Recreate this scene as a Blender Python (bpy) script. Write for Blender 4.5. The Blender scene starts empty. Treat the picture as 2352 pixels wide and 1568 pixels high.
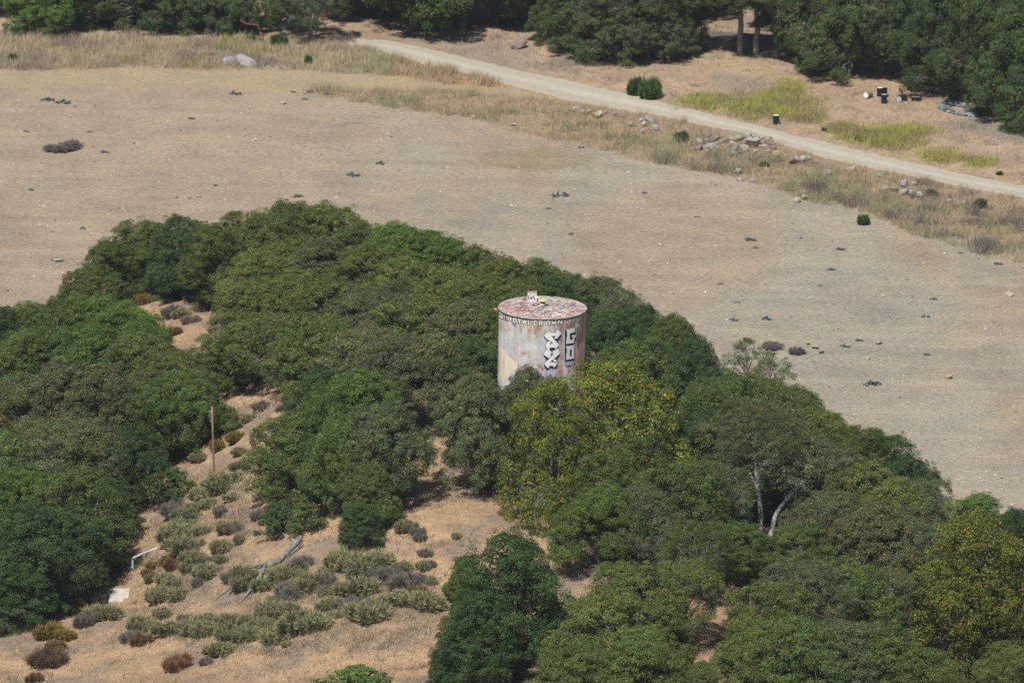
import bpy, bmesh, math, random
import numpy as np
from mathutils import Vector, Matrix
from mathutils.geometry import tessellate_polygon

S = bpy.context.scene
COL = S.collection
rnd = random.Random(7)
# ---------------------------------------------------------------- camera
CAMZ, PITCH, FOC = 200.0, math.radians(15.43), 300.0
cam_d = bpy.data.cameras.new('camera'); cam = bpy.data.objects.new('camera', cam_d); COL.objects.link(cam)
cam.location = (0, 0, CAMZ); cam.rotation_euler = (math.radians(90) - PITCH, 0, 0)
cam_d.lens = FOC; cam_d.sensor_width = 36; cam_d.clip_start = 1; cam_d.clip_end = 9000
S.camera = cam
# ---------------------------------------------------------------- light
SUN_EL, SUN_AZ = math.radians(58), math.radians(-24)      # azimuth measured from the camera's back towards its left
sdir = Vector((math.sin(SUN_AZ) * math.cos(SUN_EL), -math.cos(SUN_AZ) * math.cos(SUN_EL), math.sin(SUN_EL)))
W = bpy.data.worlds.new('World'); S.world = W; W.use_nodes = True
nt = W.node_tree; bgn = nt.nodes['Background']
sky = nt.nodes.new('ShaderNodeTexSky'); sky.sky_type = 'NISHITA'; sky.sun_disc = False
sky.sun_elevation = SUN_EL; sky.sun_rotation = math.atan2(sdir.x, sdir.y)
sky.air_density = 1.0; sky.dust_density = 0.6
nt.links.new(sky.outputs[0], bgn.inputs[0]); bgn.inputs[1].default_value = 0.062
sl = bpy.data.lights.new('sun', 'SUN'); sl.energy = 4.7; sl.angle = math.radians(0.5); sl.color = (1.0, 0.955, 0.87)
so = bpy.data.objects.new('sun', sl); COL.objects.link(so)
so.rotation_euler = (-sdir).to_track_quat('-Z', 'Y').to_euler()
S.view_settings.view_transform = 'Standard'; S.view_settings.look = 'None'
S.view_settings.gamma = 1; S.view_settings.use_curve_mapping = False
S.view_settings.exposure = 0.13
S.render.engine = 'CYCLES'
S.cycles.use_denoising = False
S.cycles.max_bounces = 5; S.cycles.diffuse_bounces = 3; S.cycles.transmission_bounces = 3

HAZE = 0.00006
S.cycles.volume_bounces = 0
# ---------------------------------------------------------------- helpers: photograph position -> place on the ground
F = FOC / 36 * 2352                     # focal length in the units of the survey sheet (2352 wide)
FW = np.array([0, math.cos(PITCH), -math.sin(PITCH)]); UP = np.array([0, math.sin(PITCH), math.cos(PITCH)])
CAM = np.array([0, 0, CAMZ])
def ray(u, v):
    return FW + np.array([1, 0, 0]) * ((u - 1176) / F) + UP * ((784 - v) / F)
def at_z(u, v, z):
    d = ray(u, v); t = (z - CAMZ) / d[2]; return CAM + d * t
def at_depth(u, v, dep): return CAM + ray(u, v) * dep
def proj(x, y, z):
    p0, p1, p2 = x, y, z - CAMZ
    dep = p1 * FW[1] + p2 * FW[2]; h = p1 * UP[1] + p2 * UP[2]
    return 1176 + p0 / dep * F, 784 - h / dep * F

def vnoise(x, y, seed):
    x = np.asarray(x, float); y = np.asarray(y, float)
    xi = np.floor(x).astype(np.int64); yi = np.floor(y).astype(np.int64); fx = x - xi; fy = y - yi
    fx = fx * fx * (3 - 2 * fx); fy = fy * fy * (3 - 2 * fy)
    def hsh(a, b):
        n = (a * 374761393 + b * 668265263 + seed * 1442695041) & 0xffffffff
        n = ((n ^ (n >> 13)) * 1274126177) & 0xffffffff
        return ((n ^ (n >> 16)) & 0xffff) / 65535.0
    return (hsh(xi, yi) * (1 - fx) + hsh(xi + 1, yi) * fx) * (1 - fy) + (hsh(xi, yi + 1) * (1 - fx) + hsh(xi + 1, yi + 1) * fx) * fy
def fbm(x, y, sc, seed, o=4):
    r = 0; a = 1; t = 0
    for i in range(o):
        r = r + a * vnoise(np.asarray(x) / sc * 2 ** i + 31.7 * i, np.asarray(y) / sc * 2 ** i + 17.1 * i, seed + i); t += a; a *= .5
    return r / t

# ---------------------------------------------------------------- terrain heights
TC = [(1246,1060,11.4),(1100,1200,11),(1000,1000,10.8),(1250,1280,10.8),(1450,1300,10),(1700,1250,8.5),(1700,1400,9),(1640,1550,9),
 (1250,1560,10),(1000,1450,9),(900,1560,8.6),(700,1390,7.4),(700,1230,8.7),(600,1100,8.6),(640,930,9.4),(490,1100,6.4),(500,960,7),
 (430,1030,4.4),(350,1150,3),(320,1250,2.5),(280,1377,2),(340,1450,3),(500,1490,5),(300,1560,4.2),(60,1540,2.2),(150,1400,1.8),
 (100,1200,2),(100,1000,3),(200,850,4),(50,850,2),(380,750,6),(400,690,7),(470,770,8),(330,650,5),(560,800,9.5),(700,750,9),
 (850,850,10.5),(700,660,5.5),(900,740,7.5),(1100,850,9.8),(1000,660+90,7),(1450,900,7),(1600,1000,5),(1800,1120,5.5),(2000,1270,4.5),
 (2150,1370,3.5),(2352,1420,2),(2100,1560,5),(2400,1568,3),(1850,1500,8),(-200,1500,2),(-200,1100,2),
 (150,740,0),(250,710,0),(350,665,.5),(450,640,0),(640,600,0),(820,620,0),(1000,665,0),(1200,730,0),(1400,790,0),(1560,870,0),
 (1700,900,0),(1850,1010,0),(1990,1110,0),(2130,1230,0),(2250,1270,0),(2400,1310,0),(0,790,0),(-200,850,0),
 (0,600,0),(400,500,0),(800,480,0),(1200,580,0),(1600,700,0),(1900,850,0),(2200,1050,0),(2500,1150,0),(-300,700,0)]
cp = np.array([np.append(at_z(u, v, z)[:2], z) for u, v, z in TC] + [[-90, 560, 2], [0, 540, 7], [90, 560, 4], [0, 480, 2], [-90, 480, 0], [90, 480, 0]])
def kern(r): return r
D = np.linalg.norm(cp[:, None, :2] - cp[None, :, :2], axis=2)
WT = np.linalg.solve(kern(D) + np.eye(len(cp)) * -0.6, cp[:, 2] - 0.0)
def hill_raw(x, y):
    s = np.zeros_like(x, float)
    for i in range(len(cp)): s += WT[i] * np.hypot(x - cp[i, 0], y - cp[i, 1])
    return s
def ax(core0, core1, step, lo, hi):
    c = list(np.arange(core0, core1 + 1e-6, step)); a, b, s = [], [], step
    v = core0
    while v > lo: s *= 1.45; v -= s; a.append(v)
    v = core1; s = step
    while v < hi: s *= 1.45; v += s; b.append(v)
    return np.array(a[::-1] + c + b)
gx = ax(-66, 66, 0.5, -2500, 2500); gy = ax(570, 905, 0.8, -1500, 4000)
GX, GY = np.meshgrid(gx, gy)
def sst(e0, e1, x): t = np.clip((x - e0) / (e1 - e0), 0, 1); return t * t * (3 - 2 * t)
HZ = hill_raw(GX, GY)
HZ = np.where(HZ < 1.0, np.maximum(0, (np.maximum(HZ, 0) ** 2) * .5 + HZ * .5), HZ)
HZ *= (1 - sst(755, 775, GY)) * sst(420, 520, GY) * (1 - sst(95, 200, np.abs(GX)))
lump = (fbm(GX, GY, 9, 3) - .5) * 1.1 + (fbm(GX, GY, 2.2, 8, 3) - .5) * .35
HZ += lump * sst(0.3, 3, HZ)
near = 1 - sst(100, 300, np.abs(GX))
HZ += (fbm(GX, GY, 6, 21) - .5) * .35 * near * sst(560, 600, GY)
HZ += .6 * sst(838, 905, GY) * near * (fbm(GX, GY, 14, 5))
def H(x, y):
    x = np.asarray(x, float); y = np.asarray(y, float)
    i = np.clip(np.searchsorted(gx, x) - 1, 0, len(gx) - 2); j = np.clip(np.searchsorted(gy, y) - 1, 0, len(gy) - 2)
    fx = (x - gx[i]) / (gx[i + 1] - gx[i]); fy = (y - gy[j]) / (gy[j + 1] - gy[j])
    return (HZ[j, i] * (1 - fx) + HZ[j, i + 1] * fx) * (1 - fy) + (HZ[j + 1, i] * (1 - fx) + HZ[j + 1, i + 1] * fx) * fy
TT = np.arange(560, 1000, .25)
def hit(u, v, h=0.0):
    """point of the ground whose top at height h is seen at sheet position (u, v)"""
    d = ray(u, v); P = CAM + TT[:, None] * d
    k = np.argmax(P[:, 2] - h <= H(P[:, 0], P[:, 1]))
    if k == 0: k = len(TT) - 1
    x, y = P[k, 0], P[k, 1]
    return Vector((x, y, float(H(x, y))))

# ---------------------------------------------------------------- materials
def mat(name, col=(.5, .5, .5), rough=.9, spec=.2):
    m = bpy.data.materials.new(name); m.use_nodes = True
    b = m.node_tree.nodes['Principled BSDF']; b.inputs['Base Color'].default_value = (*col, 1)
    b.inputs['Roughness'].default_value = rough; b.inputs['Specular IOR Level'].default_value = spec
    return m, m.node_tree, b
def N(t, typ, **kw):
    n = t.nodes.new(typ)
    for k, v in kw.items():
        if k.startswith('i_'): n.inputs[k[2:].replace('_', ' ')].default_value = v
        else: setattr(n, k, v)
    return n
def ramp(t, src, stops, interp='LINEAR'):
    r = t.nodes.new('ShaderNodeValToRGB'); e = r.color_ramp.elements; r.color_ramp.interpolation = interp
    while len(e) < len(stops): e.new(.5)
    for k, (p, c) in enumerate(stops):
        e[k].position = p; e[k].color = (*c, 1) if isinstance(c, tuple) else (c, c, c, 1)
    t.links.new(src, r.inputs[0]); return r.outputs[0]
def mix(t, fac, a, b, typ='MIX'):
    n = t.nodes.new('ShaderNodeMix'); n.data_type = 'RGBA'; n.blend_type = typ
    for sock, val in ((n.inputs[0], fac), (n.inputs[6], a), (n.inputs[7], b)):
        if isinstance(val, (float, int)): sock.default_value = val
        elif isinstance(val, tuple): sock.default_value = (*val, 1)
        else: t.links.new(val, sock)
    return n.outputs[2]
def noise(t, vec, scale, detail=4, rough=.6):
    n = N(t, 'ShaderNodeTexNoise'); n.inputs['Scale'].default_value = scale; n.inputs['Detail'].default_value = detail
    n.inputs['Roughness'].default_value = rough
    if vec is not None: t.links.new(vec, n.inputs['Vector'])
    return n.outputs['Fac']
def bump(t, b, h, dist, strength=1.0):
    n = N(t, 'ShaderNodeBump'); n.inputs['Distance'].default_value = dist; n.inputs['Strength'].default_value = strength
    t.links.new(h, n.inputs['Height']); t.links.new(n.outputs[0], b.inputs['Normal'])

# ground: base colour of each region is carried by the sheet, the grain comes from the nodes
M_ground, t, b = mat('ground_soil', rough=1, spec=.05)
tc = N(t, 'ShaderNodeTexCoord').outputs['Object']; at = N(t, 'ShaderNodeAttribute', attribute_name='soil').outputs['Color']
gr = N(t, 'ShaderNodeAttribute', attribute_name='grit').outputs['Fac']
f1 = ramp(t, noise(t, tc, 2.2, 6, .75), [(.30, .66), (.5, 1.0), (.72, 1.25)])
c = mix(t, 1.0, at, f1, 'MULTIPLY')
fs = ramp(t, noise(t, tc, 7.5, 3, .8), [(.30, .62), (.5, 1.0), (.70, 1.28)]); c = mix(t, 1.0, c, fs, 'MULTIPLY')
f2 = ramp(t, noise(t, tc, .22, 4, .6), [(.3, (.86, .88, .92)), (.55, (1.0, 1.0, 1.0)), (.75, (1.1, 1.06, 1.0))])
c = mix(t, 1.0, c, f2, 'MULTIPLY')
vo = N(t, 'ShaderNodeTexVoronoi'); vo.inputs['Scale'].default_value = 3.6; vo.inputs['Randomness'].default_value = 1; t.links.new(tc, vo.inputs['Vector'])
vr = ramp(t, vo.outputs['Distance'], [(0, 1.0), (.16, 1.0), (.28, 0.0)])
hs = N(t, 'ShaderNodeSeparateColor'); t.links.new(vo.outputs['Color'], hs.inputs[0])
st = ramp(t, hs.outputs[0], [(0, (.30, .30, .29)), (.35, (.17, .165, .16)), (.6, (.55, .52, .45)), (.8, (.27, .21, .165)), (1, (.40, .38, .33))], 'CONSTANT')
sel = ramp(t, hs.outputs[1], [(0, 0.0), (.5, 0.0), (.54, .8)])
k = N(t, 'ShaderNodeMath', operation='MULTIPLY'); t.links.new(vr, k.inputs[0]); t.links.new(sel, k.inputs[1])
k2 = N(t, 'ShaderNodeMath', operation='MULTIPLY'); t.links.new(k.outputs[0], k2.inputs[0]); t.links.new(gr, k2.inputs[1])
c = mix(t, k2.outputs[0], c, st)
t.links.new(c, b.inputs['Base Color'])
bump(t, b, noise(t, tc, 5, 6, .8), .25, .6)

M_road, t, b = mat('road_gravel', rough=1, spec=.05)
tc = N(t, 'ShaderNodeTexCoord').outputs['Object']
at = N(t, 'ShaderNodeAttribute', attribute_name='soil').outputs['Color']
c = mix(t, 1.0, at, ramp(t, noise(t, tc, 1.4, 7, .75), [(.3, .84), (.55, 1.0), (.75, 1.1)]), 'MULTIPLY')
t.links.new(c, b.inputs['Base Color']); bump(t, b, noise(t, tc, 12, 4), .05, .5)

def leaf_material(name, transl=.15):
    m, t, b = mat(name, rough=.65, spec=.12)
    at = N(t, 'ShaderNodeAttribute', attribute_name='tint').outputs['Color']
    oi = N(t, 'ShaderNodeObjectInfo')
    c = mix(t, 1.0, at, oi.outputs['Color'], 'MULTIPLY'); t.links.new(c, b.inputs['Base Color'])
    if transl:
        tr = N(t, 'ShaderNodeBsdfTranslucent'); t.links.new(c, tr.inputs[0]); ms = N(t, 'ShaderNodeMixShader'); ms.inputs[0].default_value = transl
        o = t.nodes['Material Output']; t.links.new(b.outputs[0], ms.inputs[1]); t.links.new(tr.outputs[0], ms.inputs[2]); t.links.new(ms.outputs[0], o.inputs[0])
    return m
M_leaf = leaf_material('leaves'); M_herb = leaf_material('dry_herbs', .12)
M_bark, t, b = mat('bark', rough=.9)
tc = N(t, 'ShaderNodeTexCoord').outputs['Object']; oi = N(t, 'ShaderNodeObjectInfo')
t.links.new(mix(t, 1.0, oi.outputs['Color'], ramp(t, noise(t, tc, 3, 5), [(.35, .5), (.6, 1.1)]), 'MULTIPLY'), b.inputs['Base Color'])
M_rock, t, b = mat('boulder', rough=.95)
tc = N(t, 'ShaderNodeTexCoord').outputs['Object']; oi = N(t, 'ShaderNodeObjectInfo')
t.links.new(mix(t, 1.0, oi.outputs['Color'], ramp(t, noise(t, tc, 3, 6, .7), [(.3, .65), (.65, 1.15)]), 'MULTIPLY'), b.inputs['Base Color'])
bump(t, b, noise(t, tc, 6, 5), .1)
M_plastic, t, b = mat('black_plastic_sheet', (.06, .067, .082), .45, .5)
M_black, t, b = mat('black_drum_paint', (.012, .013, .018), .4, .4)
M_white, t, b = mat('white_paint', (.8, .8, .78), .5, .3)
M_dark, t, b = mat('dark_opening', (.02, .018, .016), .9)
M_steel, t, b = mat('worn_galvanised_steel', (.42, .45, .47), .5, .5)
tc = N(t, 'ShaderNodeTexCoord').outputs['Object']
t.links.new(ramp(t, noise(t, tc, 2.5, 5), [(.35, (.25, .28, .32)), (.55, (.5, .56, .62)), (.7, (.62, .62, .62))]), b.inputs['Base Color'])
M_conc, t, b = mat('pale_concrete', (.5, .47, .42), .9)
tc = N(t, 'ShaderNodeTexCoord').outputs['Object']
t.links.new(ramp(t, noise(t, tc, 1.5, 6), [(.3, (.42, .38, .33)), (.6, (.56, .52, .46))]), b.inputs['Base Color'])
M_rustpipe, t, b = mat('rust_red_iron', (.16, .055, .04), .8)
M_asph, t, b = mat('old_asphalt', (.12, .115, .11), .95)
M_wood, t, b = mat('weathered_pole_wood', (.3, .2, .14), .9)
tc = N(t, 'ShaderNodeTexCoord').outputs['Object']; sx = N(t, 'ShaderNodeSeparateXYZ'); t.links.new(tc, sx.inputs[0])
c1 = ramp(t, sx.outputs['Z'], [(0, (.26, .12, .07)), (.45, (.24, .13, .085)), (1, (.24, .19, .16))])
r_ = t.nodes[-1]
mp = N(t, 'ShaderNodeMapRange'); mp.inputs['From Max'].default_value = 6.5; t.links.new(sx.outputs['Z'], mp.inputs['Value'])
for l in list(t.links):
    if l.to_node.type == 'VALTORGB' and l.from_node == sx: t.links.remove(l)
for n_ in t.nodes:
    if n_.type == 'VALTORGB': t.links.new(mp.outputs[0], n_.inputs[0])
mpg = N(t, 'ShaderNodeMapping'); mpg.inputs['Scale'].default_value = (9, 9, .6); t.links.new(tc, mpg.inputs['Vector'])
t.links.new(mix(t, 1.0, c1, ramp(t, noise(t, mpg.outputs[0], 1.5, 4), [(.35, .6), (.65, 1.2)]), 'MULTIPLY'), b.inputs['Base Color'])

# ---------------------------------------------------------------- object helpers
def setp(o, label=None, cat=None, group=None, kind=None):
    if label: o['label'] = label
    if cat: o['category'] = cat
    if group: o['group'] = group
    if kind: o['kind'] = kind
    return o
def link(name, me, parent=None, m=None, loc=None, rot=None, scl=None):
    o = bpy.data.objects.new(name, me); COL.objects.link(o)
    if m is not None and me is not None:
        if len(me.materials) == 0: me.materials.append(m)
    if parent: o.parent = parent
    if loc is not None: o.location = loc
    if rot is not None: o.rotation_euler = rot
    if scl is not None: o.scale = scl
    return o
def npmesh(name, V, Fc, tint=None, smooth=False, attr='tint', uv=None):
    """V (n,3); Fc (m,k) faces of one size"""
    V = np.asarray(V, np.float32); Fc = np.asarray(Fc, np.int32); me = bpy.data.meshes.new(name)
    me.vertices.add(len(V)); me.vertices.foreach_set('co', V.ravel())
    k = Fc.shape[1]; me.loops.add(Fc.size); me.loops.foreach_set('vertex_index', Fc.ravel())
    me.polygons.add(len(Fc)); me.polygons.foreach_set('loop_start', np.arange(0, Fc.size, k, dtype=np.int32))
    me.polygons.foreach_set('use_smooth', np.full(len(Fc), smooth))
    if tint is not None:
        a = me.attributes.new(attr, 'FLOAT_COLOR', 'POINT')
        a.data.foreach_set('color', np.hstack([tint, np.ones((len(V), 1))]).astype(np.float32).ravel())
    me.update(calc_edges=True); me.validate()
    return me
class TB:
    """collects tubes, boxes, lathes into one mesh"""
    def __init__(s): s.v = []; s.f = []
    def tube(s, pts, rad, n=7, cap=True):
        pts = [Vector(p) for p in pts]
        if not hasattr(rad, '__len__'): rad = [rad] * len(pts)
        b0 = len(s.v); prev = None
        for i, p in enumerate(pts):
            d = (pts[min(i + 1, len(pts) - 1)] - pts[max(i - 1, 0)]).normalized()
            if prev is None: a = d.orthogonal().normalized()
            else: a = (prev - d * prev.dot(d)); a = a.normalized() if a.length > 1e-6 else d.orthogonal().normalized()
            prev = a; c = d.cross(a)
            for k in range(n):
                an = 2 * math.pi * k / n; s.v.append(p + (a * math.cos(an) + c * math.sin(an)) * rad[i])
        for i in range(len(pts) - 1):
            for k in range(n):
                k2 = (k + 1) % n; s.f.append((b0 + i * n + k, b0 + i * n + k2, b0 + (i + 1) * n + k2, b0 + (i + 1) * n + k))
        if cap:
            s.f.append(tuple(b0 + k for k in range(n))[::-1]); s.f.append(tuple(b0 + (len(pts) - 1) * n + k for k in range(n)))
        return s
    def lathe(s, prof, n=32, org=(0, 0, 0)):
        b0 = len(s.v); o = Vector(org)
        for r, z in prof:
            for k in range(n):
                an = 2 * math.pi * k / n; s.v.append(o + Vector((r * math.cos(an), r * math.sin(an), z)))
        for i in range(len(prof) - 1):
            for k in range(n):
                k2 = (k + 1) % n; s.f.append((b0 + i * n + k, b0 + i * n + k2, b0 + (i + 1) * n + k2, b0 + (i + 1) * n + k))
        if prof[0][0] > 1e-5: s.f.append(tuple(b0 + k for k in range(n))[::-1])
        if prof[-1][0] > 1e-5: s.f.append(tuple(b0 + (len(prof) - 1) * n + k for k in range(n)))
        return s
    def box(s, c, sz, M=None):
        b0 = len(s.v); c = Vector(c)
        for dx in (-1, 1):
            for dy in (-1, 1):
                for dz in (-1, 1):
                    p = Vector((dx * sz[0] / 2, dy * sz[1] / 2, dz * sz[2] / 2))
                    s.v.append(c + (M @ p if M else p))
        for f in ((0, 1, 3, 2), (4, 6, 7, 5), (0, 4, 5, 1), (2, 3, 7, 6), (0, 2, 6, 4), (1, 5, 7, 3)): s.f.append(tuple(b0 + i for i in f))
        return s
    def mesh(s, name, smooth=False):
        me = bpy.data.meshes.new(name); me.from_pydata([tuple(v) for v in s.v], [], s.f)
        if smooth: me.polygons.foreach_set('use_smooth', [True] * len(me.polygons))
        me.update(); return me

# ---------------------------------------------------------------- terrain sheet with its regions
def inpoly(u, v, poly):
    r = np.zeros(u.shape, bool); n = len(poly); j = n - 1
    for i in range(n):
        xi, yi = poly[i]; xj, yj = poly[j]
        c = ((yi > v) != (yj > v)) & (u < (xj - xi) * (v - yi) / (yj - yi + 1e-12) + xi); r ^= c; j = i
    return r
ROAD_UP = [(770,86),(880,93),(1000,117),(1200,163),(1400,208),(1600,256),(1800,304),(2000,352),(2200,396),(2460,450)]
ROAD_LO = [(770,100),(880,120),(1000,152),(1130,185),(1300,228),(1500,262),(1700,302),(1900,362),(2100,404),(2460,478)]
BANK = [(700,208),(900,205),(1050,210),(1180,222),(1330,240),(1500,268),(1700,308),(1900,368),(2100,410),(2460,484),(2460,640),(2352,606),(2250,585),
        (2100,540),(2000,490),(1850,460),(1700,410),(1560,385),(1450,365),(1330,330),(1200,308),(1100,275),(980,258),(850,240),(760,225)]
LGRASS = [(-80,82),(200,88),(500,88),(780,92),(880,125),(1000,155),(1130,188),(1160,203),(1050,196),(900,176),(700,163),(300,157),(-80,163)]
TRACK = [(-80,163),(300,157),(700,163),(900,176),(1050,196),(1250,214),(1480,262),(1330,240),(1180,222),(1050,210),(900,205),(600,208),(300,204),(-80,200)]
FORE = [(1130,175)]
MUST = [(1780,238,95,28),(1815,205,40,18),(1615,236,55,18),(1730,250,60,24),(1850,270,50,16),(2080,305,70,14),(2020,318,80,16),(1960,305,45,16),(2060,330,60,18),(2160,360,50,14),(2250,375,35,12),(1930,300,30,14),(530,105,40,16),(300,140,25,10),(450,145,30,10),(180,140,22,8),(570,125,30,14)]
def soil_colour(x, y, z):
    u, v = proj(x, y, z)
    wob = (fbm(x, y, 3.0, 40) - .5); wob2 = (fbm(x, y, 1.0, 41, 3) - .5)
    uw = u + wob * 40; vw = v + wob * 16 + wob2 * 8
    n = len(np.ravel(x)); sh = x.shape
    def C(a): return np.ones(sh + (3,)) * np.array(a)
    col = C((.378, .302, .220)); grit = np.ones(sh)
    g = sst(.36, .60, fbm(x, y * .35, 14, 50)) * sst(500, 1300, u + (v - 400) * .3); gs = sst(.5, .62, fbm(x * .6 + y * .25, y * .5, 1.7, 51, 3))
    col = col + (C((.365, .33, .265)) - col) * (g * .9)[..., None]
    g2 = sst(.55, .75, fbm(x, y * .5, 8, 61)); col = col * (1 - .06 * g2 - .07 * gs)[..., None]
    sk = fbm(x * .045 + 50, y + x * .12, 1.5, 140, 3); sk2 = fbm(x * .03, y - x * .22, 2.6, 141, 2); col = col * (1 + (sk - .5) * .24 + (sk2 - .5) * .06)[..., None]; g3 = sst(.5, .72, fbm(x, y * .4, 5, 66)) * .35; col = col + (C((.43, .34, .24)) - col) * g3[..., None]
    hillm = sst(.25, 1.0, z) * (y < 760)
    hcol = C((.45, .31, .19)); hv = fbm(x, y, 2.5, 70); hcol = hcol * (.80 + .40 * hv)[..., None]
    gg = sst(.5, .7, fbm(x, y, 3.5, 75)); hcol = hcol + (C((.25, .205, .165)) - hcol) * (gg * .75)[..., None]; g4 = sst(.55, .7, fbm(x + y * .5, y * .3, 1.2, 79)); hcol = hcol * (1 - .22 * g4)[..., None]
    litter = sst(1400, 1700, u) ; hcol = hcol + (C((.36, .225, .15)) - hcol) * (litter * .6)[..., None]
    col = col + (hcol - col) * hillm[..., None]; grit = grit * (1 - hillm)
    far = y > 762
    tr = inpoly(uw, vw, TRACK) & far; col[tr] = (.40, .315, .2); grit[tr] *= .25
    above = far & (vw < np.interp(uw, [p[0] for p in ROAD_UP], [p[1] for p in ROAD_UP])) & (uw > 760)
    lc = C((.42, .31, .215)) * (.74 + .5 * fbm(x, y, 1.6, 90))[..., None]; lg_ = sst(.5, .68, fbm(x, y * .5, 5, 94)); lc = lc + (C((.30, .25, .205)) - lc) * (lg_ * .7)[..., None]; col[above] = lc[above]; grit[above] = .0
    a2 = far & (uw <= 760) & (vw < 92); col[a2] = lc[a2]; grit[a2] = 0
    lg = inpoly(uw, vw, LGRASS) & far; col[lg] = C((.38, .31, .205))[lg]; grit[lg] = 0
    ll = far & inpoly(uw, vw, [(900,128),(1180,200),(1050,196),(890,175)]); col[ll] = (.44, .29, .16)
    bk = inpoly(uw, vw, BANK) & far; bc = C((.36, .28, .19)); col[bk] = bc[bk]; grit[bk] = .3
    dr = far & inpoly(uw, vw, [(1585,132),(1700,140),(1790,165),(1850,190),(1700,175),(1620,152)]); col[dr] = (.43, .33, .2)
    dr = far & inpoly(uw, vw, [(2150,285),(2250,270),(2400,310),(2400,345),(2280,315)]); col[dr] = (.27, .24, .2)
    dr = far & inpoly(uw, vw, [(1200,150),(1330,128),(1330,170),(1250,165)]); col[dr] = (.3, .245, .19)
    for (cu, cv, a, b_) in MUST:
        e = ((uw - cu) / a) ** 2 + ((vw - cv) / b_) ** 2; m = (sst(1.25, .2, e) if False else np.clip(1.2 - e, 0, 1)) * far * .55; col = col + (np.array((.30, .27, .12)) - col) * m[..., None]
    pt = (((uw - 1230) / 130) ** 2 + ((vw - 365) / 26) ** 2 < 1) & far; col[pt] = col[pt] * .55 + np.array((.25, .22, .12)) * .45
    path = inpoly(uw, vw, [(285,1330),(330,1330),(345,1380),(350,1420),(300,1425),(285,1400)]) & ~far; col[path] = (.40, .28, .165)
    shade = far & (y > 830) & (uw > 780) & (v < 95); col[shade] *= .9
    return col, grit
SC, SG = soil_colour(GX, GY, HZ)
ny, nx = GX.shape
idx = np.arange(ny * nx).reshape(ny, nx)
faces = np.stack([idx[:-1, :-1], idx[:-1, 1:], idx[1:, 1:], idx[1:, :-1]], -1).reshape(-1, 4)
me = npmesh('ground', np.stack([GX, GY, HZ], -1).reshape(-1, 3), faces, SC.reshape(-1, 3), True, 'soil')
a = me.attributes.new('grit', 'FLOAT', 'POINT'); a.data.foreach_set('value', SG.astype(np.float32).ravel())
setp(link('ground', me, None, M_ground), kind='structure')
# gravel road: a sheet laid on the ground between its two worn edges
V, Cc = [], []; us = np.linspace(770, 2460, 220); nr = 14
for u in us:
    vu = np.interp(u, *zip(*ROAD_UP)); vl = np.interp(u, *zip(*ROAD_LO)); m_ = (vl - vu) * .07; vu -= m_; vl += m_
    for k in range(nr):
        f = k / (nr - 1); vv = vu + (vl - vu) * f
        e = (fbm(np.array(u / 9.), np.array(f * 3), 1., 33, 3) - .5) * 9 * (1 if k in (0, nr - 1) else .0)
        p = at_z(u, vv + e, 0.0); V.append((p[0], p[1], float(H(p[0], p[1])) + (.03 if 0 < k < nr - 1 else -.02)))
        w = .5 + .5 * math.cos((f - .5) * 4 * math.pi)
        eg = min(1, min(k, nr - 1 - k) / 2.5) * (.75 + .5 * float(fbm(np.array(u / 14.), np.array(f * 4), 1., 35, 3))); eg = min(1, max(0, eg)); Cc.append((np.array((.46, .42, .35)) * (.88 + .15 * w)) * eg + np.array((.42, .33, .235)) * (1 - eg))
fi = np.arange(len(us) * nr).reshape(len(us), nr)
ff = np.stack([fi[:-1, :-1], fi[:-1, 1:], fi[1:, 1:], fi[1:, :-1]], -1).reshape(-1, 4)[:, ::-1]
setp(link('gravel_road', npmesh('gravel_road', V, ff, np.array(Cc), True, 'soil'), None, M_road), kind='structure')
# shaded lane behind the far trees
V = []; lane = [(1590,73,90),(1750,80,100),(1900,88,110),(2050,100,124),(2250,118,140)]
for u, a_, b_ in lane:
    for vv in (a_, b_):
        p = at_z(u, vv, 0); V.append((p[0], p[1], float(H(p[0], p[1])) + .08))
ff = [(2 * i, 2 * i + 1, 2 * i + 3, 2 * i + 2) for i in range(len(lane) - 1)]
setp(link('lane', npmesh('lane', V, ff), None, M_asph), kind='structure')

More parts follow.
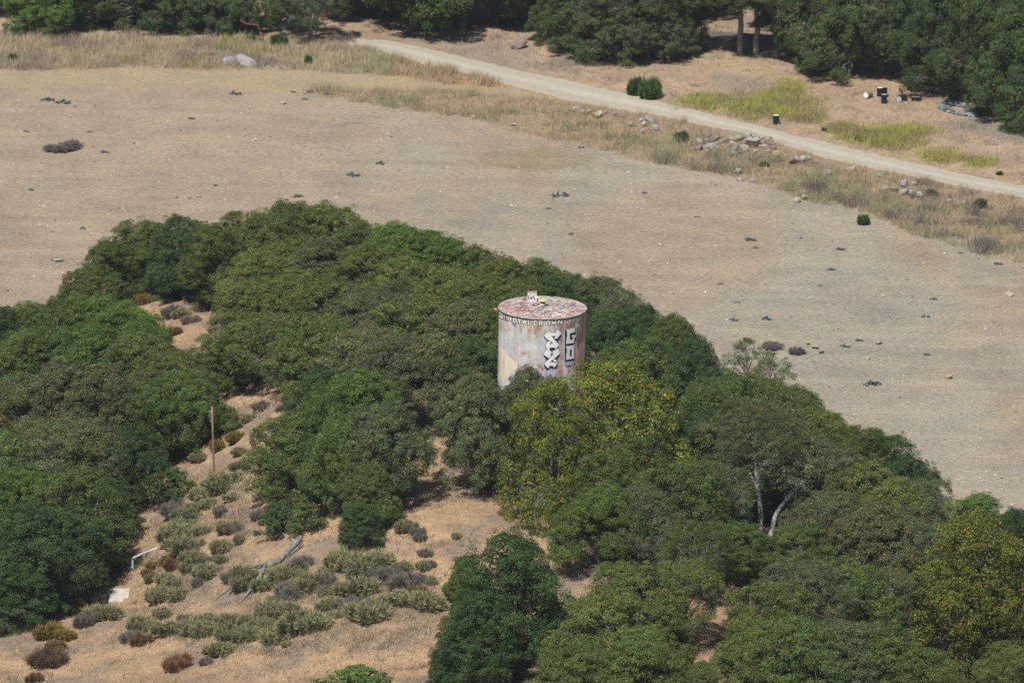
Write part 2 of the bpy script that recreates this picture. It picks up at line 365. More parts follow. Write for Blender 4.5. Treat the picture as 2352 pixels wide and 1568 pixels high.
# ---------------------------------------------------------------- leaves
def leaf_quads(P, Nn, a, b_, rs):
    n = len(P); T = rs.normal(size=(n, 3)); T -= Nn * (T * Nn).sum(1, keepdims=True); T /= np.linalg.norm(T, axis=1, keepdims=True) + 1e-9
    B = np.cross(Nn, T); a = np.broadcast_to(a, n)[:, None]; b_ = np.broadcast_to(b_, n)[:, None]
    V = np.stack([P - T * a, P + B * b_, P + T * a, P - B * b_], 1).reshape(-1, 3)
    return V, np.arange(4 * n).reshape(n, 4)
def unit(v): return v / (np.linalg.norm(v, axis=1, keepdims=True) + 1e-9)
def make_crown(seed, R, Hh, low, nl, ncl, per, leaf=.14, sparse=0., autumn=0., lobe=(.30, .44)):
    rs = np.random.RandomState(seed); C0 = np.array([0, 0, Hh * (low + .35 * (1 - low))])
    L = []; 
    for i in range(nl):
        ph = i * 2.399 + rs.uniform(-.4, .4); f = (i + .5) / nl
        zf = 1 - f * 1.0; zz = low + (1 - low) * (.18 + .68 * zf); rr = R * (lobe[0] + (lobe[1] - lobe[0]) * rs.rand())
        prof = math.sqrt(max(0, 1 - max(0, (zz - .45)) ** 2 / .33)); rad = max(0, R * prof * rs.uniform(.62, 1.14) - rr) * (1 if i else 0)
        L.append((rad * math.cos(ph), rad * math.sin(ph), Hh * min(zz, 1 - rr * .8 / Hh), rr))
    for _ in range(nl if low < .1 else nl // 2):
        ph = rs.uniform(0, 6.28); rr = R * rs.uniform(.16, .26); rad = R * rs.uniform(.7, .95); zz = rs.uniform(.06, .5) if low < .1 else low + (1 - low) * rs.uniform(.1, .6)
        L.append((rad * math.cos(ph), rad * math.sin(ph), Hh * zz, rr))
    L = np.array(L)
    w = L[:, 3] ** 2; li = rs.choice(len(L), ncl, p=w / w.sum()); lc = L[li]
    d = unit(rs.normal(size=(ncl, 3)) + unit(lc[:, :3] - C0) * .7 + np.array([0, 0, .35]))
    c = lc[:, :3] + d * lc[:, 3:4] * np.array([1, 1, .8]) * np.where(rs.rand(ncl, 1) < .16, rs.uniform(1.02, 1.28, (ncl, 1)), rs.uniform(.76, 1.04, (ncl, 1)))
    # drop clumps buried in other lobes
    dist = np.linalg.norm((c[:, None] - L[None, :, :3]) / np.array([1, 1, .8]), axis=2) / L[None, :, 3]
    dist[np.arange(ncl), li] = 9; keep = dist.min(1) > .72; c = c[keep]; d = d[keep]; ncl = len(c)
    if sparse: k = rs.rand(ncl) > sparse; c = c[k]; d = d[k]; ncl = len(c)
    cr = rs.uniform(.32, .62, ncl) * R / 4.5; ct = rs.uniform(.70, 1.3, ncl); chh = rs.uniform(-.12, .12, ncl)
    n = ncl * per; ci = np.repeat(np.arange(ncl), per)
    dd = unit(rs.normal(size=(n, 3)) + d[ci] * .5 + np.array([0, 0, .3]))
    P = c[ci] + dd * cr[ci][:, None] * np.array([1.15, 1.15, .7]) * (rs.uniform(.25, 1, (n, 1)) ** .5)
    Nn = unit(dd * .75 + rs.normal(size=(n, 3)) * .55 + np.array([0, 0, .4]) + d[ci] * .25)
    nin = n // 8; lj = rs.choice(len(L), nin, p=w / w.sum())
    if not sparse:
        P2 = L[lj][:, :3] + unit(rs.normal(size=(nin, 3))) * L[lj][:, 3:4] * rs.uniform(.1, .75, (nin, 1)); P = np.vstack([P, P2])
        Nn = np.vstack([Nn, unit(rs.normal(size=(nin, 3)))]); ci = np.append(ci, np.zeros(nin, int)); sz = np.append(rs.uniform(.7, 1.25, n), np.full(nin, 1.7))
    else: sz = rs.uniform(.7, 1.25, n)
    P[:, 2] = np.maximum(P[:, 2], .12)
    V, Fc = leaf_quads(P, Nn, leaf * .5 * sz, leaf * .29 * sz, rs)
    m = len(P); br = ct[ci] * rs.uniform(.62, 1.38, m); hh_ = chh[ci]; tn = np.stack([br * (1 + hh_), br, br * (1 - hh_)], 1)
    hue = rs.rand(m); tn[hue < .08] *= (1.5, 1.1, .8); tn[hue > .95] *= (2.2, 1.6, 1.6)
    if autumn:
        clh = rs.rand(ncl)[ci]; q = rs.rand(m)
        y = (q < autumn * (.4 + 1.2 * clh)); tn[y] *= (1.6, 1.35, .55)
        o = q > .975; tn[o] *= (2.6, 1.3, .35)
    return npmesh('crown', V, Fc, np.repeat(tn, 4, 0)), L
def wob(rs, p0, p1, n, amp):
    p0 = np.array(p0, float); p1 = np.array(p1, float); out = []
    for i in range(n + 1):
        f = i / n; out.append(p0 + (p1 - p0) * f + rs.normal(size=3) * amp * math.sin(math.pi * f))
    return out
def make_wood(seed, R, Hh, low, L, r0, twigs=110, lean=(0, 0)):
    rs = np.random.RandomState(seed + 500); tb = TB(); k = max(.18, low * .8) * Hh
    top = np.array([lean[0], lean[1], k + .4])
    tb.tube([(0, 0, -.5), (0, 0, .1)] + [tuple(p) for p in wob(rs, (0, 0, .3), top, 3, .12)], [r0 * 1.5, r0 * 1.15, r0, r0 * .95, r0 * .9, r0 * .85], 8)
    lb = TB()
    for l in L:
        c = l[:3]; s = top - np.array([0, 0, rs.uniform(0, k * .3)]); md = s + (c - s) * .5 + np.array([0, 0, .25 * rs.rand() * l[3]])
        a = wob(rs, s, md, 2, .15); b_ = wob(rs, md, c, 3, .2); rr = r0 * rs.uniform(.32, .5)
        lb.tube(a + b_[1:], np.linspace(rr, rr * .35, 6), 5, False)
        for _ in range(3):
            d = unit(rs.normal(size=(1, 3)))[0]; d[2] = abs(d[2]) * .8; e = c + d * l[3] * rs.uniform(.8, 1.05)
            q = wob(rs, c, e, 3, .12); lb.tube(q, np.linspace(rr * .32, .02, 4), 4, False)
    for _ in range(9 if twigs > 100 else 2):
        l = L[rs.randint(len(L))]; d = unit(rs.normal(size=(1, 3)))[0]; d[2] = abs(d[2]) * .6; s = l[:3] + d * l[3] * .4; e = l[:3] + d * l[3] * 1.12 + rs.normal(size=3) * .3
        q = wob(rs, s, e, 4, .16); lb.tube(q, [.075, .07, .055, .045, .02], 5, False)
        for _ in range(3): a_ = q[rs.randint(2, 4)]; lb.tube(wob(rs, a_, a_ + rs.normal(size=3) * .5, 2, .08), [.035, .025, .01], 3, False)
    for _ in range(twigs):
        l = L[rs.randint(len(L))]; d = unit(rs.normal(size=(1, 3)))[0]; s = l[:3] + d * l[3] * rs.uniform(.5, .95) * np.array([1, 1, .8])
        e = s + unit((d + rs.normal(size=3) * .7)[None])[0] * rs.uniform(.4, 1.0); q = wob(rs, s, e, 2, .08)
        lb.tube(q, [.028, .02, .01], 3, False)
    return tb.mesh('trunk', True), lb.mesh('limbs', False)
VAR = {}
def variant(key, seed, R, Hh, low, nl, ncl, per, leaf=.14, sparse=0., autumn=0., r0=.26, twigs=110, lobe=(.30, .44)):
    cm, L = make_crown(seed, R, Hh, low, nl, ncl, per, leaf, sparse, autumn, lobe); tm, lm = make_wood(seed, R, Hh, low, L, r0, twigs)
    cm.materials.append(M_leaf); tm.materials.append(M_bark); lm.materials.append(M_bark)
    VAR[key] = dict(c=cm, t=tm, l=lm, R=R, H=Hh, low=low)
for i in range(5): variant('d%d' % i, 10 + i, 4.6, 7.2, .14, [14, 10, 17, 12, 15][i], 900, 84, lobe=[(.36, .52), (.42, .58), (.28, .46), (.34, .56), (.30, .42)][i])
for i in range(3): variant('f%d' % i, 30 + i, 4.4, 8.5, .05, 20, 1100, 78, lobe=(.33, .47))
for i in range(2): variant('g%d' % i, 50 + i, 4.6, 8.0, .18, 15, 820, 74, .13, .06, 0, .22, 420, (.34, .5))      # looser, greyer crowns
for i in range(2): variant('y%d' % i, 60 + i, 5.2, 9.5, .05, 26, 1000, 70, .16, 0, .16, .26, 300)
for i in range(2): variant('s%d' % i, 70 + i, 3.0, 5.5, .3, 10, 300, 36, .13, .4, 0, .14, 200, (.22, .34))
for i in range(2): variant('b%d' % i, 80 + i, 2.2, 2.6, .02, 10, 260, 34, .14, 0, 0, .07, 50)        # low shrub-like clumps
COLR = {'yellow2': (.100, .106, .020), 'olive': (.108, .128, .032), 'mid': (.086, .116, .029), 'dark': (.054, .086, .026), 'bright': (.092, .138, .028), 'grey': (.104, .118, .048),
        'brown': (.112, .114, .044), 'yellow': (.112, .140, .026), 'far': (.064, .092, .028), 'fargrey': (.084, .100, .042)}
BARKC = {'pale': (.27, .255, .22), 'grey': (.19, .18, .16), 'dark': (.13, .11, .09)}
def add_tree(pos, w, h, colk, var, label, cat, group, bark='grey', name='oak_tree', rot=None, squash=1.0):
    v = VAR[var]; e = link(name, None); e.location = pos; e.rotation_euler = (0, 0, rnd.uniform(0, 6.28) if rot is None else rot)
    sx = w / 2 / v['R'] * .98; sz = h / v['H']; e.scale = (sx, sx * squash, sz)
    setp(e, label, cat, group)
    j = rnd.uniform(.86, 1.14); base = tuple(a * b for a, b in zip(COLR[colk], (.90, 1.0, 1.12)))
    c = link('crown', v['c'], e); c.color = tuple(min(1, x * 1.17 * j * rnd.uniform(.96, 1.04)) for x in base) + (1,)
    for nm, key in (('trunk', 't'), ('limbs', 'l')):
        k = link(nm, v[key], e); k.color = (*BARKC[bark], 1)
    return e
ORD = ['first','second','third','fourth','fifth','sixth','seventh','eighth','ninth','tenth','eleventh','twelfth','thirteenth','fourteenth','fifteenth','sixteenth','seventeenth','eighteenth','nineteenth','twentieth']
def ordn(k):
    if k < 20: return ORD[k]
    tens = ['twenty', 'thirty', 'forty', 'fifty', 'sixty', 'seventy', 'eighty', 'ninety']; q, r = divmod(k + 1, 10)
    return (['twentieth','thirtieth','fortieth','fiftieth','sixtieth','seventieth','eightieth','ninetieth'][q - 2]) if r == 0 else tens[q - 2] + '-' + ORD[r - 1]
LOOK = {'olive': 'olive green oak', 'mid': 'mid green oak', 'dark': 'dark green oak', 'bright': 'fresh green oak', 'grey': 'grey-green twiggy oak',
        'brown': 'brownish green oak', 'far': 'dark green oak', 'fargrey': 'dull grey-green oak', 'yellow': 'yellow-green tree with orange leaves'}
# rows of trees: each row is (where, [(u, v of the top, width m, height m, colour, variant), ...])
ROWS = [
 ('in the back row left of the tank', 'top', [(205,628,5.2,4.6,'olive','d0'),(255,560,7,6,'mid','d1'),(335,517,6.6,6.4,'olive','d2'),(418,506,6.4,7.2,'dark','f0'),(500,530,7,7,'mid','d3'),
   (590,500,7.6,6.6,'olive','d4'),(660,478,7.6,7,'mid','d0'),(745,480,8,7,'olive','d1'),(830,520,6.5,6,'mid','d2'),(912,530,7.5,6.4,'bright','d3'),(1005,550,7.4,6.2,'bright','d4'),
   (1090,578,6.6,5.6,'olive','d0'),(1165,605,6.6,5.8,'olive','d1'),(1238,606,6.6,5.8,'mid','d2')]),
 ('in the second row left of the tank', 'top', [(212,628,5.6,2.6,'mid','f1'),(322,578,6.4,2.8,'olive','f0'),(430,585,6.0,3.6,'dark','f2'),(520,600,5,4.2,'mid','f1'),(596,585,7.5,6.0,'olive','d4'),(650,560,8,6.4,'olive','d1'),(745,560,8,6.4,'brown','d0'),
   (840,580,8,6.4,'olive','d2'),(935,605,8,6.4,'olive','d3'),(1030,625,8,6.4,'olive','d4'),(1120,650,7.6,6.4,'olive','d0'),(1205,655,6.6,6.2,'olive','d1'),(1275,648,6.5,6.4,'dark','d3')]),
 ('in the third row left of the tank', 'top', [(602,655,8.2,6.4,'olive','d1'),(665,640,9,6.8,'olive','d3'),(765,655,9,6.8,'olive','d0'),(865,675,9,6.8,'grey','g0'),(960,695,9,7,'olive','d2'),(1050,710,8.4,7.2,'brown','d4'),(1120,720,6.2,7,'mid','d1')]),
 ('in the fourth row left of the tank', 'top', [(566,742,7.2,5.2,'mid','d2'),(640,730,8.6,5.8,'olive','g1'),(740,745,9,7.2,'olive','d4'),(835,765,8.6,7.4,'brown','g0'),(930,780,8.6,7.6,'grey','g1'),(1015,785,7.6,7.4,'brown','d3'),(1090,790,6.2,7.4,'dark','f0')]),
 ('in the front row above the shaded bank', 'top', [(690,812,6.4,3.9,'grey','g0'),(770,845,7,5.4,'dark','d1'),(865,865,6.4,5.2,'grey','g1')]),
 ('in the clump right of the wooden pole', 'top', [(672,960,7.2,6.8,'mid','f2'),(742,925,6.6,7.2,'mid','d4'),(775,975,6.4,7.4,'mid','d1'),(815,868,8.2,7.8,'bright','d3'),(893,948,7.8,8.0,'grey','d0'),(850,1075,5.2,4.8,'mid','f1'),(740,1092,4.0,3.6,'bright','b0')]),
 ('at the back of the left grove', 'top', [(5,715,6,7,'dark','f1'),(75,712,6.4,6.4,'mid','d3'),(140,697,7,6.6,'mid','d0'),(225,690,7,6,'bright','d1'),(290,702,6.4,6,'bright','d2'),(335,738,5.0,6,'bright','d4')]),
 ('in the middle of the left grove', 'top', [(40,780,8,7,'mid','d4'),(130,770,8,7,'mid','d1'),(225,765,8,7,'bright','d0'),(320,780,7.8,6.8,'mid','d3'),(400,812,6.6,6.2,'olive','g0'),(492,790,5,4.6,'mid','f0')]),
 ('in the brownish part of the left grove', 'top', [(45,880,8.6,8,'brown','d2'),(140,850,9,8.4,'brown','d0'),(240,860,9,8.4,'brown','d4'),(340,890,7.6,7.4,'mid','d1'),(420,860,7,6.8,'mid','d3'),(455,880,5.8,5.8,'mid','f1')]),
 ('along the lower edge of the left grove', 'top', [(15,1010,7.6,7,'bright','d3'),(110,980,9,8,'brown','g0'),(210,985,8.4,7.6,'brown','d2'),(300,1000,6.6,6.6,'dark','d0'),(50,1085,8,7.6,'bright','d1')]),
 ('in the dark group beside the pale railing', 'top', [(170,1090,9,9,'mid','f0'),(238,1105,6.4,5.6,'dark','f2'),(60,1170,9,9,'dark','f1'),(138,1180,8.2,7.4,'dark','f0'),(208,1205,5.0,4.7,'dark','f1'),(15,1290,7,5.4,'dark','f2'),(92,1320,5.6,3.6,'dark','f0')]),
 ('in the back row right of the tank', 'top', [(1315,645,5.4,6,'dark','d2'),(1375,645,6.4,6.6,'grey','d4'),(1432,672,5.8,6.4,'grey','g1'),(1475,715,6,6.6,'dark','d0'),(1540,742,6,6.8,'mid','d3'),(1600,788,5.8,6.6,'dark','d1')]),
 ('in the row just right of the tank', 'top', [(1395,730,6.4,7,'dark','d3'),(1460,790,6.6,7,'mid','d2'),(1530,810,6.4,6.6,'dark','d4'),(1600,850,6,6,'dark','d0')]),
 ('along the field edge right of the tank', 'top', [(1610,890,6.6,7,'mid','d1'),(1690,872,7,7.2,'mid','d0'),(1765,880,7,7,'olive','g0'),(1830,905,5.6,6.4,'mid','d3'),(1885,950,6,6.4,'olive','d2'),(1955,990,6.2,6.2,'mid','d4'),(2020,1005,5.8,6,'dark','d1'),(2085,1060,5.6,5.8,'dark','d0'),(2120,1110,5.6,5.6,'grey','g1')]),
 ('in the middle of the right slope', 'top', [(1560,960,8,7.4,'dark','d4'),(1650,965,8.4,7.6,'grey','g1'),(1880,1030,8,7.4,'grey','g0'),(1960,1070,8,7.2,'olive','d3'),(2050,1120,8,7,'olive','d2'),(2120,1160,7,6.4,'grey','d1')]),
 ('right of the yellow tree below the tank', 'top', [(1480,1005,7,8,'mid','d1'),(1400,1050,7,7.4,'mid','f2'),(1560,1080,8,8,'mid','d0'),(1375,1130,6.8,6.6,'bright','d3'),(1470,1130,7.4,6.6,'grey','g1'),(1640,1070,6.4,7.4,'grey','g0')]),
 ('beside the two pale trunks', 'top', [(1900,1140,8,7,'grey','g1'),(1990,1180,8.6,7.4,'brown','d4'),(2080,1200,8,7,'grey','g0'),(1700,1065,5.4,4.4,'dark','f0'),(1765,1075,5.4,4.4,'dark','f2'),(1835,1070,5.6,4.4,'dark','f1'),(1660,1120,4.6,4.0,'dark','f1'),(1830,1215,5.6,4.8,'mid','d2'),(1690,1212,5.6,4.6,'mid','d3'),(1750,1240,5,4.0,'mid','d0'),(1600,1205,6,6,'mid','g0')]),
 ('right of the tall lone oak', 'top', [(1460,1310,8,6.4,'olive','d0'),(1560,1300,8,6,'olive','g1'),(1380,1380,8,7,'olive','d2'),(1500,1400,7,5.4,'olive','d1'),(1450,1465,8,6,'mid','d3'),(1330,1480,7,6,'mid','d4')]),
 ('along the bottom right of the wood', 'top', [(1770,1350,7,6,'olive','d0'),(1860,1300,8,7,'grey','g0'),(1950,1310,8,7,'mid','d1'),(2040,1320,7.4,7,'brown','g1'),(1745,1445,7,5.6,'olive','d2'),(1830,1440,8.4,6.6,'mid','d3'),(1930,1440,8.4,7,'grey','g1'),(2030,1450,8,7,'mid','d0'),(1600,1535,5,3.6,'olive','d1'),(2120,1500,7,6,'olive','d4')]),
]
for where, mode, L in ROWS:
    order = sorted(range(len(L)), key=lambda k: L[k][0])
    for k, (u, v, w, h, ck, var) in enumerate(L):
        p = hit(u, v, h * .97); kk = order.index(k)
        nm = 'oak_tree'
        add_tree(p, w, h, ck, var, '%s, %s from the left %s' % (LOOK[ck], ORD[kk], where), 'tree', 'oak trees on the hill', 'pale' if var[0] == 'g' else 'grey')
SPEC = [
 (1415,846,11.2,12.0,'yellow','y0','broad yellow-green tree with orange leaves in front of the tank','pale'),
 (1266,886,7.8,11.4,'yellow','y1','narrower yellow-orange tree directly below the graffiti on the tank','pale'),
 (2235,1205,11.5,12,'yellow2','y1','large orange-flecked yellow-green tree near the lower right corner','grey'),
 (2345,1290,8,10,'yellow2','y0','orange-flecked tree cut by the right edge of the picture','grey'),
 (2330,1490,6,4.6,'olive','d2','low olive tree filling the lower right corner','grey'),
 (2240,1145,6.4,6,'bright','f0','fresh green leafy tree on the right where wood meets field','grey'),
 (2335,1178,5,6,'dark','f1','small dark green tree on the right edge below the field','grey'),
 (1096,868,6.6,9.6,'grey','f1','thin grey-green tree hiding the left foot of the tank','pale'),
 (1206,856,4.6,9.0,'grey','f2','small grey-green crown rising in front of the tank wall','pale'),
 (1162,905,4.4,7.4,'grey','f0','slim grey-green tree between the two grey-green trees below the tank','pale'),
 (1178,1245,8.4,10.4,'dark','f0','tall dark green oak standing alone at the bottom centre','dark'),
 (1110,1370,6.6,7.4,'dark','f2','dark green oak low down on the left side of the lone dark oak','dark'),
 (1040,1470,4.4,4.0,'dark','f1','small dark outlying crown at the bottom left of the lone dark oak','dark'),
 (1068,1283,3.0,3.4,'bright','f1','small fresh green bushy tree beside the tall lone oak','dark'),
 (1715,783,4.4,4.4,'mid','s0','small see-through tree at the field edge, left one of two','pale'),
 (1770,815,4.0,3.8,'mid','s1','small see-through tree at the field edge, right one of two','pale'),
 (1750,935,9.5,9.4,'grey','g1','open twiggy oak whose pale bare trunks show on the right slope','pale'),
 (395,1080,3.8,2.8,'mid','b1','small green oak sapling at the foot of the left grove','dark'),
 (640,1160,3.4,2.6,'dark','b0','low dark oak bush above the fallen grey log','dark'),
 (700,1160,3.2,2.4,'mid','b1','low green oak bush right of the one above the fallen log','dark'),
 (812,1535,5.4,2.6,'bright','b0','green bush cut by the bottom edge of the picture','dark'),
 (830,1165,3.6,3.4,'dark','f2','dark low growth at the lower tip of the bank clump','dark'),
]
for u, v, w, h, ck, var, lab, bk in SPEC:
    add_tree(hit(u, v, h * .97), w, h, ck, var, lab, 'tree', None, bk, 'oak_tree' if not ck.startswith('yellow') else 'bay_tree')

# far side: trees beyond the road, given by the foot of the trunk
FAR = [
 ('along the top left above the dry grass', [(110,78,8.2,7.5,'bright','f0'),(30,28,7,8,'far','f1'),(225,60,7.5,9,'far','f2'),(320,66,8,9,'fargrey','f1'),(400,72,7.6,9,'far','f0'),(480,70,7,9,'fargrey','f2'),(550,72,6.4,9,'far','f1'),(660,70,5,7,'bright','f0')]),
 ('on the shaded ground above the gravel road', [(800,35,12,12,'fargrey','d2'),(875,35,13,13,'far','d0'),(948,60,15,13.5,'far','d1'),(1000,48,13,14,'far','d2'),(1064,66,15,13.5,'far','d3'),(1140,50,13,14,'fargrey','d4'),(1215,55,9,11,'far','d0')]),
 ('in the clump above the middle of the road', [(1285,100,6.2,7,'far','f1'),(1340,125,7.4,8.5,'far','f2'),(1415,140,8,9,'fargrey','f0'),(1490,138,8,9,'fargrey','f1'),(1550,118,6.6,9,'far','f2'),(1390,60,9,11,'far','f1'),(1500,60,9,11,'fargrey','f2')]),
 ('in the wood at the top right', [(1600,40,8,11,'fargrey','d1'),(1790,60,8,11,'far','d2'),(1835,128,8,9.5,'far','d3'),(1890,150,9,10,'fargrey','d1'),(1950,178,9,10,'far','f1'),(1925,70,9,11,'far','d4'),(2010,170,9.5,11.5,'fargrey','g0'),(2090,180,9,11,'far','d0'),(2170,215,8.4,11,'far','f0'),(2255,235,9,11.5,'far','d1'),(2340,275,9,12,'far','f1'),(2400,300,9,11,'far','f2')]),
 ('deeper in the wood at the top right', [(2040,90,10,12,'far','d2'),(2130,110,10,12,'fargrey','d3'),(2220,130,10,12.5,'fargrey','d4'),(2310,150,10,12.5,'far','d0'),(1980,40,10,12,'far','d1'),(2390,170,10,12,'fargrey','d2')]),
 ('in the rearmost row at the top edge', [(u, -40, 11, 12, ['far', 'fargrey'][i % 2], 'd%d' % (i % 5)) for i, u in enumerate(range(20, 2400, 140))]),
]
for where, L in FAR:
    order = sorted(range(len(L)), key=lambda k: L[k][0])
    for k, (u, v, w, h, ck, var) in enumerate(L):
        add_tree(hit(u, v), w, h, ck, var, '%s, %s from the left %s' % (LOOK[ck], ORD[order.index(k)], where), 'tree', 'trees beyond the gravel road', 'grey')
# bare grey tree above the left end of the road
add_tree(hit(712, 95), 7.5, 7.5, 'fargrey', 'g0', 'half-bare grey tree with sprawling limbs at the left end of the road', 'tree', None, 'grey', 'bare_tree')

def limb_tree(name, base, polys, label, cat, colr, crown=None):
    """a thing whose limbs follow measured lines at the depth of its foot"""
    e = link(name, None, loc=base); setp(e, label, cat); dep = base.y * FW[1] + (base.z - CAMZ) * FW[2]
    for nm, pts, r0, r1, dy in polys:
        tb = TB(); P = []
        for i, (u, v) in enumerate(pts):
            q = Vector(at_depth(u, v, dep + dy * (i / max(1, len(pts) - 1)))); P.append(q - base)
        tb.tube(P, list(np.linspace(r0, r1, len(P))), 8); o = link(nm, tb.mesh(nm, True), e, M_bark); o.color = (*colr, 1)
    return e
limb_tree('bare_trunked_oak', hit(1750, 1262), [
 ('trunk', [(1752,1262),(1746,1215),(1748,1180),(1741,1130),(1737,1080),(1732,1040),(1735,1000),(1730,965)], .23, .10, 0),
 ('limb', [(1738,1078),(1750,1070),(1775,1052),(1792,1038)], .11, .06, -.5),
 ('limb', [(1742,1130),(1728,1098),(1722,1085)], .12, .08, .3),
 ('limb', [(1741,1148),(1715,1152),(1690,1150),(1665,1158),(1640,1178)], .07, .03, -.8)],
 'pale bare trunk with a side limb standing in the dark gap on the right slope', 'tree', (.42, .40, .35))
c_ = link('crown', VAR['g1']['c'], bpy.data.objects['bare_trunked_oak'], loc=(-.6, -.3, 6.3)); c_.scale = (.78, .78, .7); c_.color = (.088, .108, .046, 1)
limb_tree('leaning_oak_trunk', hit(1768, 1262), [
 ('trunk', [(1762,1262),(1772,1222),(1780,1185),(1795,1160),(1812,1142),(1828,1122),(1850,1100)], .23, .10, 0)],
 'pale trunk leaning right beside the taller upright bare trunk', 'tree', (.40, .385, .345))
limb_tree('leaning_oak_trunk', hit(1610, 1265), [
 ('trunk', [(1610,1265),(1608,1240),(1592,1212),(1583,1190),(1585,1150)], .15, .08, 0)],
 'thin grey trunk curving up left of the two pale trunks', 'tree', (.36, .34, .3))
for u, v0, pts, lab in ((1701,128,[(1701,130),(1699,95),(1702,60),(1700,20),(1695,-30)],'left one of two thick pale trunks beyond the road at the top'),
                        (1738,131,[(1738,133),(1736,100),(1740,70),(1737,30),(1742,-30)],'right one of two thick pale trunks beyond the road at the top'),
                        (1603,112,[(1603,113),(1601,95),(1598,76),(1592,60)],'short crooked trunk by the wire fence above the road')):
    e = limb_tree('oak_tree', hit(u, v0), [('trunk', pts, .34 if u > 1650 else .17, .2 if u > 1650 else .12, 0)], lab, 'tree', (.33, .30, .26))
    b_ = hit(u, v0); v = VAR['d1' if u < 1720 else 'd3']; c = link('crown', v['c'], e, loc=(0, 0, 3.5 if u > 1650 else 2.2)); s_ = 1 if u > 1650 else .45
    c.scale = (s_, s_, s_); c.color = (*COLR['fargrey'], 1)

# ---------------------------------------------------------------- shrubs
def make_shrub(seed, n, R, Hh, kind):
    rs = np.random.RandomState(seed); V = []; T = []; F_ = []
    ns = 34; a0 = rs.uniform(0, 6.283, ns); q0 = rs.uniform(0, 1, ns) ** .5 * .85; sc = np.stack([np.cos(a0) * q0, np.sin(a0) * q0 * rs.uniform(.7, 1)], 1) * R
    hb = Hh * (.62 * np.sqrt(1 - q0 ** 2) * rs.uniform(.35, 1.05, ns)); k = rs.randint(0, ns, n); an = rs.uniform(0, 6.283, n); el = np.arccos(rs.uniform(.15, 1, n))
    ln = Hh * rs.uniform(.3, .62, n) * rs.uniform(.7, 1.1, ns)[k]
    d = np.stack([np.cos(an) * np.sin(el) + sc[k, 0] * .35, np.sin(an) * np.sin(el) + sc[k, 1] * .35, np.cos(el)], 1)
    P0 = np.stack([sc[k, 0], sc[k, 1], hb[k] * rs.uniform(.0, 1, n)], 1)
    tip = P0 + d * ln[:, None] * np.array([.75, .75, 1]); tip[:, 2] = np.maximum(tip[:, 2], .03)
    mid = P0 * .42 + tip * .58 + np.array([0, 0, .03]) * Hh
    side = unit(np.cross(d, rs.normal(size=(n, 3)))); w = rs.uniform(.010, .018, n)[:, None]
    wt = w * (1.5 if kind != 'twig' else .6)
    V = np.stack([P0 - side * w * .4, P0 + side * w * .4, mid + side * wt, tip, mid - side * wt], 1).reshape(-1, 3)
    base = np.arange(n)[:, None] * 5
    F1 = np.hstack([base, base + 1, base + 2, base + 4]); F2 = np.hstack([base + 4, base + 2, base + 3, base + 3])
    br = rs.uniform(.75, 1.2, n)[:, None]
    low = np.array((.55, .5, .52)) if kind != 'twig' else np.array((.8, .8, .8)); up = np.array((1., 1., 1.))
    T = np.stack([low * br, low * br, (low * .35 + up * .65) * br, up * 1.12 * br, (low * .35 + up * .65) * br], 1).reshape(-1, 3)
    F3 = np.hstack([base + 4, base + 2, base + 3])
    me = bpy.data.meshes.new('shrub_foliage')
    tri = np.vstack([np.hstack([base, base + 1, base + 2]), np.hstack([base, base + 2, base + 4]), F3])
    return npmesh('foliage', V, tri, T)
SH = {}
for k, kd in (('sage', 'leafy'), ('twig', 'twig')):
    for i in range(4):
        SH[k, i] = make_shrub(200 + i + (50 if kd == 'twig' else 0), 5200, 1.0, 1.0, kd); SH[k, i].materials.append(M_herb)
stem = TB()
rs_ = np.random.RandomState(5)
for i in range(9):
    a = i * .7; stem.tube([(0, 0, -.1), (.2 * math.cos(a), .2 * math.sin(a), .25), (.5 * math.cos(a), .5 * math.sin(a), .55)], [.04, .03, .012], 4, False)
ME_stem = stem.mesh('stems'); ME_stem.materials.append(M_bark)
SHC = {'sage': (.33, .32, .17), 'sageg': (.265, .265, .145), 'grey': (.235, .21, .18), 'rust': (.23, .145, .065), 'gold': (.27, .20, .06), 'brown': (.16, .11, .075),
       'green': (.10, .17, .05), 'purple': (.23, .19, .175), 'red': (.31, .165, .10), 'dkgreen': (.085, .145, .045)}
SHW = {'sage': 'pale grey-green sagebrush mound', 'sageg': 'dull green sagebrush mound', 'grey': 'grey half-dead shrub', 'rust': 'rust-brown shrub', 'gold': 'golden yellow shrub', 'brown': 'dark brown dead shrub',
       'green': 'bright green bush', 'purple': 'purplish grey dead weed clump', 'red': 'orange-red dead bush', 'dkgreen': 'dark green round bush'}
def add_shrub(u, v, w, h, ck, label, group, name='sagebrush'):
    p = hit(u, v); e = link(name, None, loc=p, rot=(0, 0, rnd.uniform(0, 6.28)), scl=(w / 2 * 1.12, w / 2 * 1.0, h * .9)); setp(e, label, 'shrub', group)
    k = 'twig' if ck in ('grey', 'brown', 'purple', 'red') else 'sage'
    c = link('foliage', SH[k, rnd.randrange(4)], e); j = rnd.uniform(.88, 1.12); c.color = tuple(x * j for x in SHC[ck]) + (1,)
    s = link('stems', ME_stem, e); s.color = (.2, .17, .14, 1)
    return e
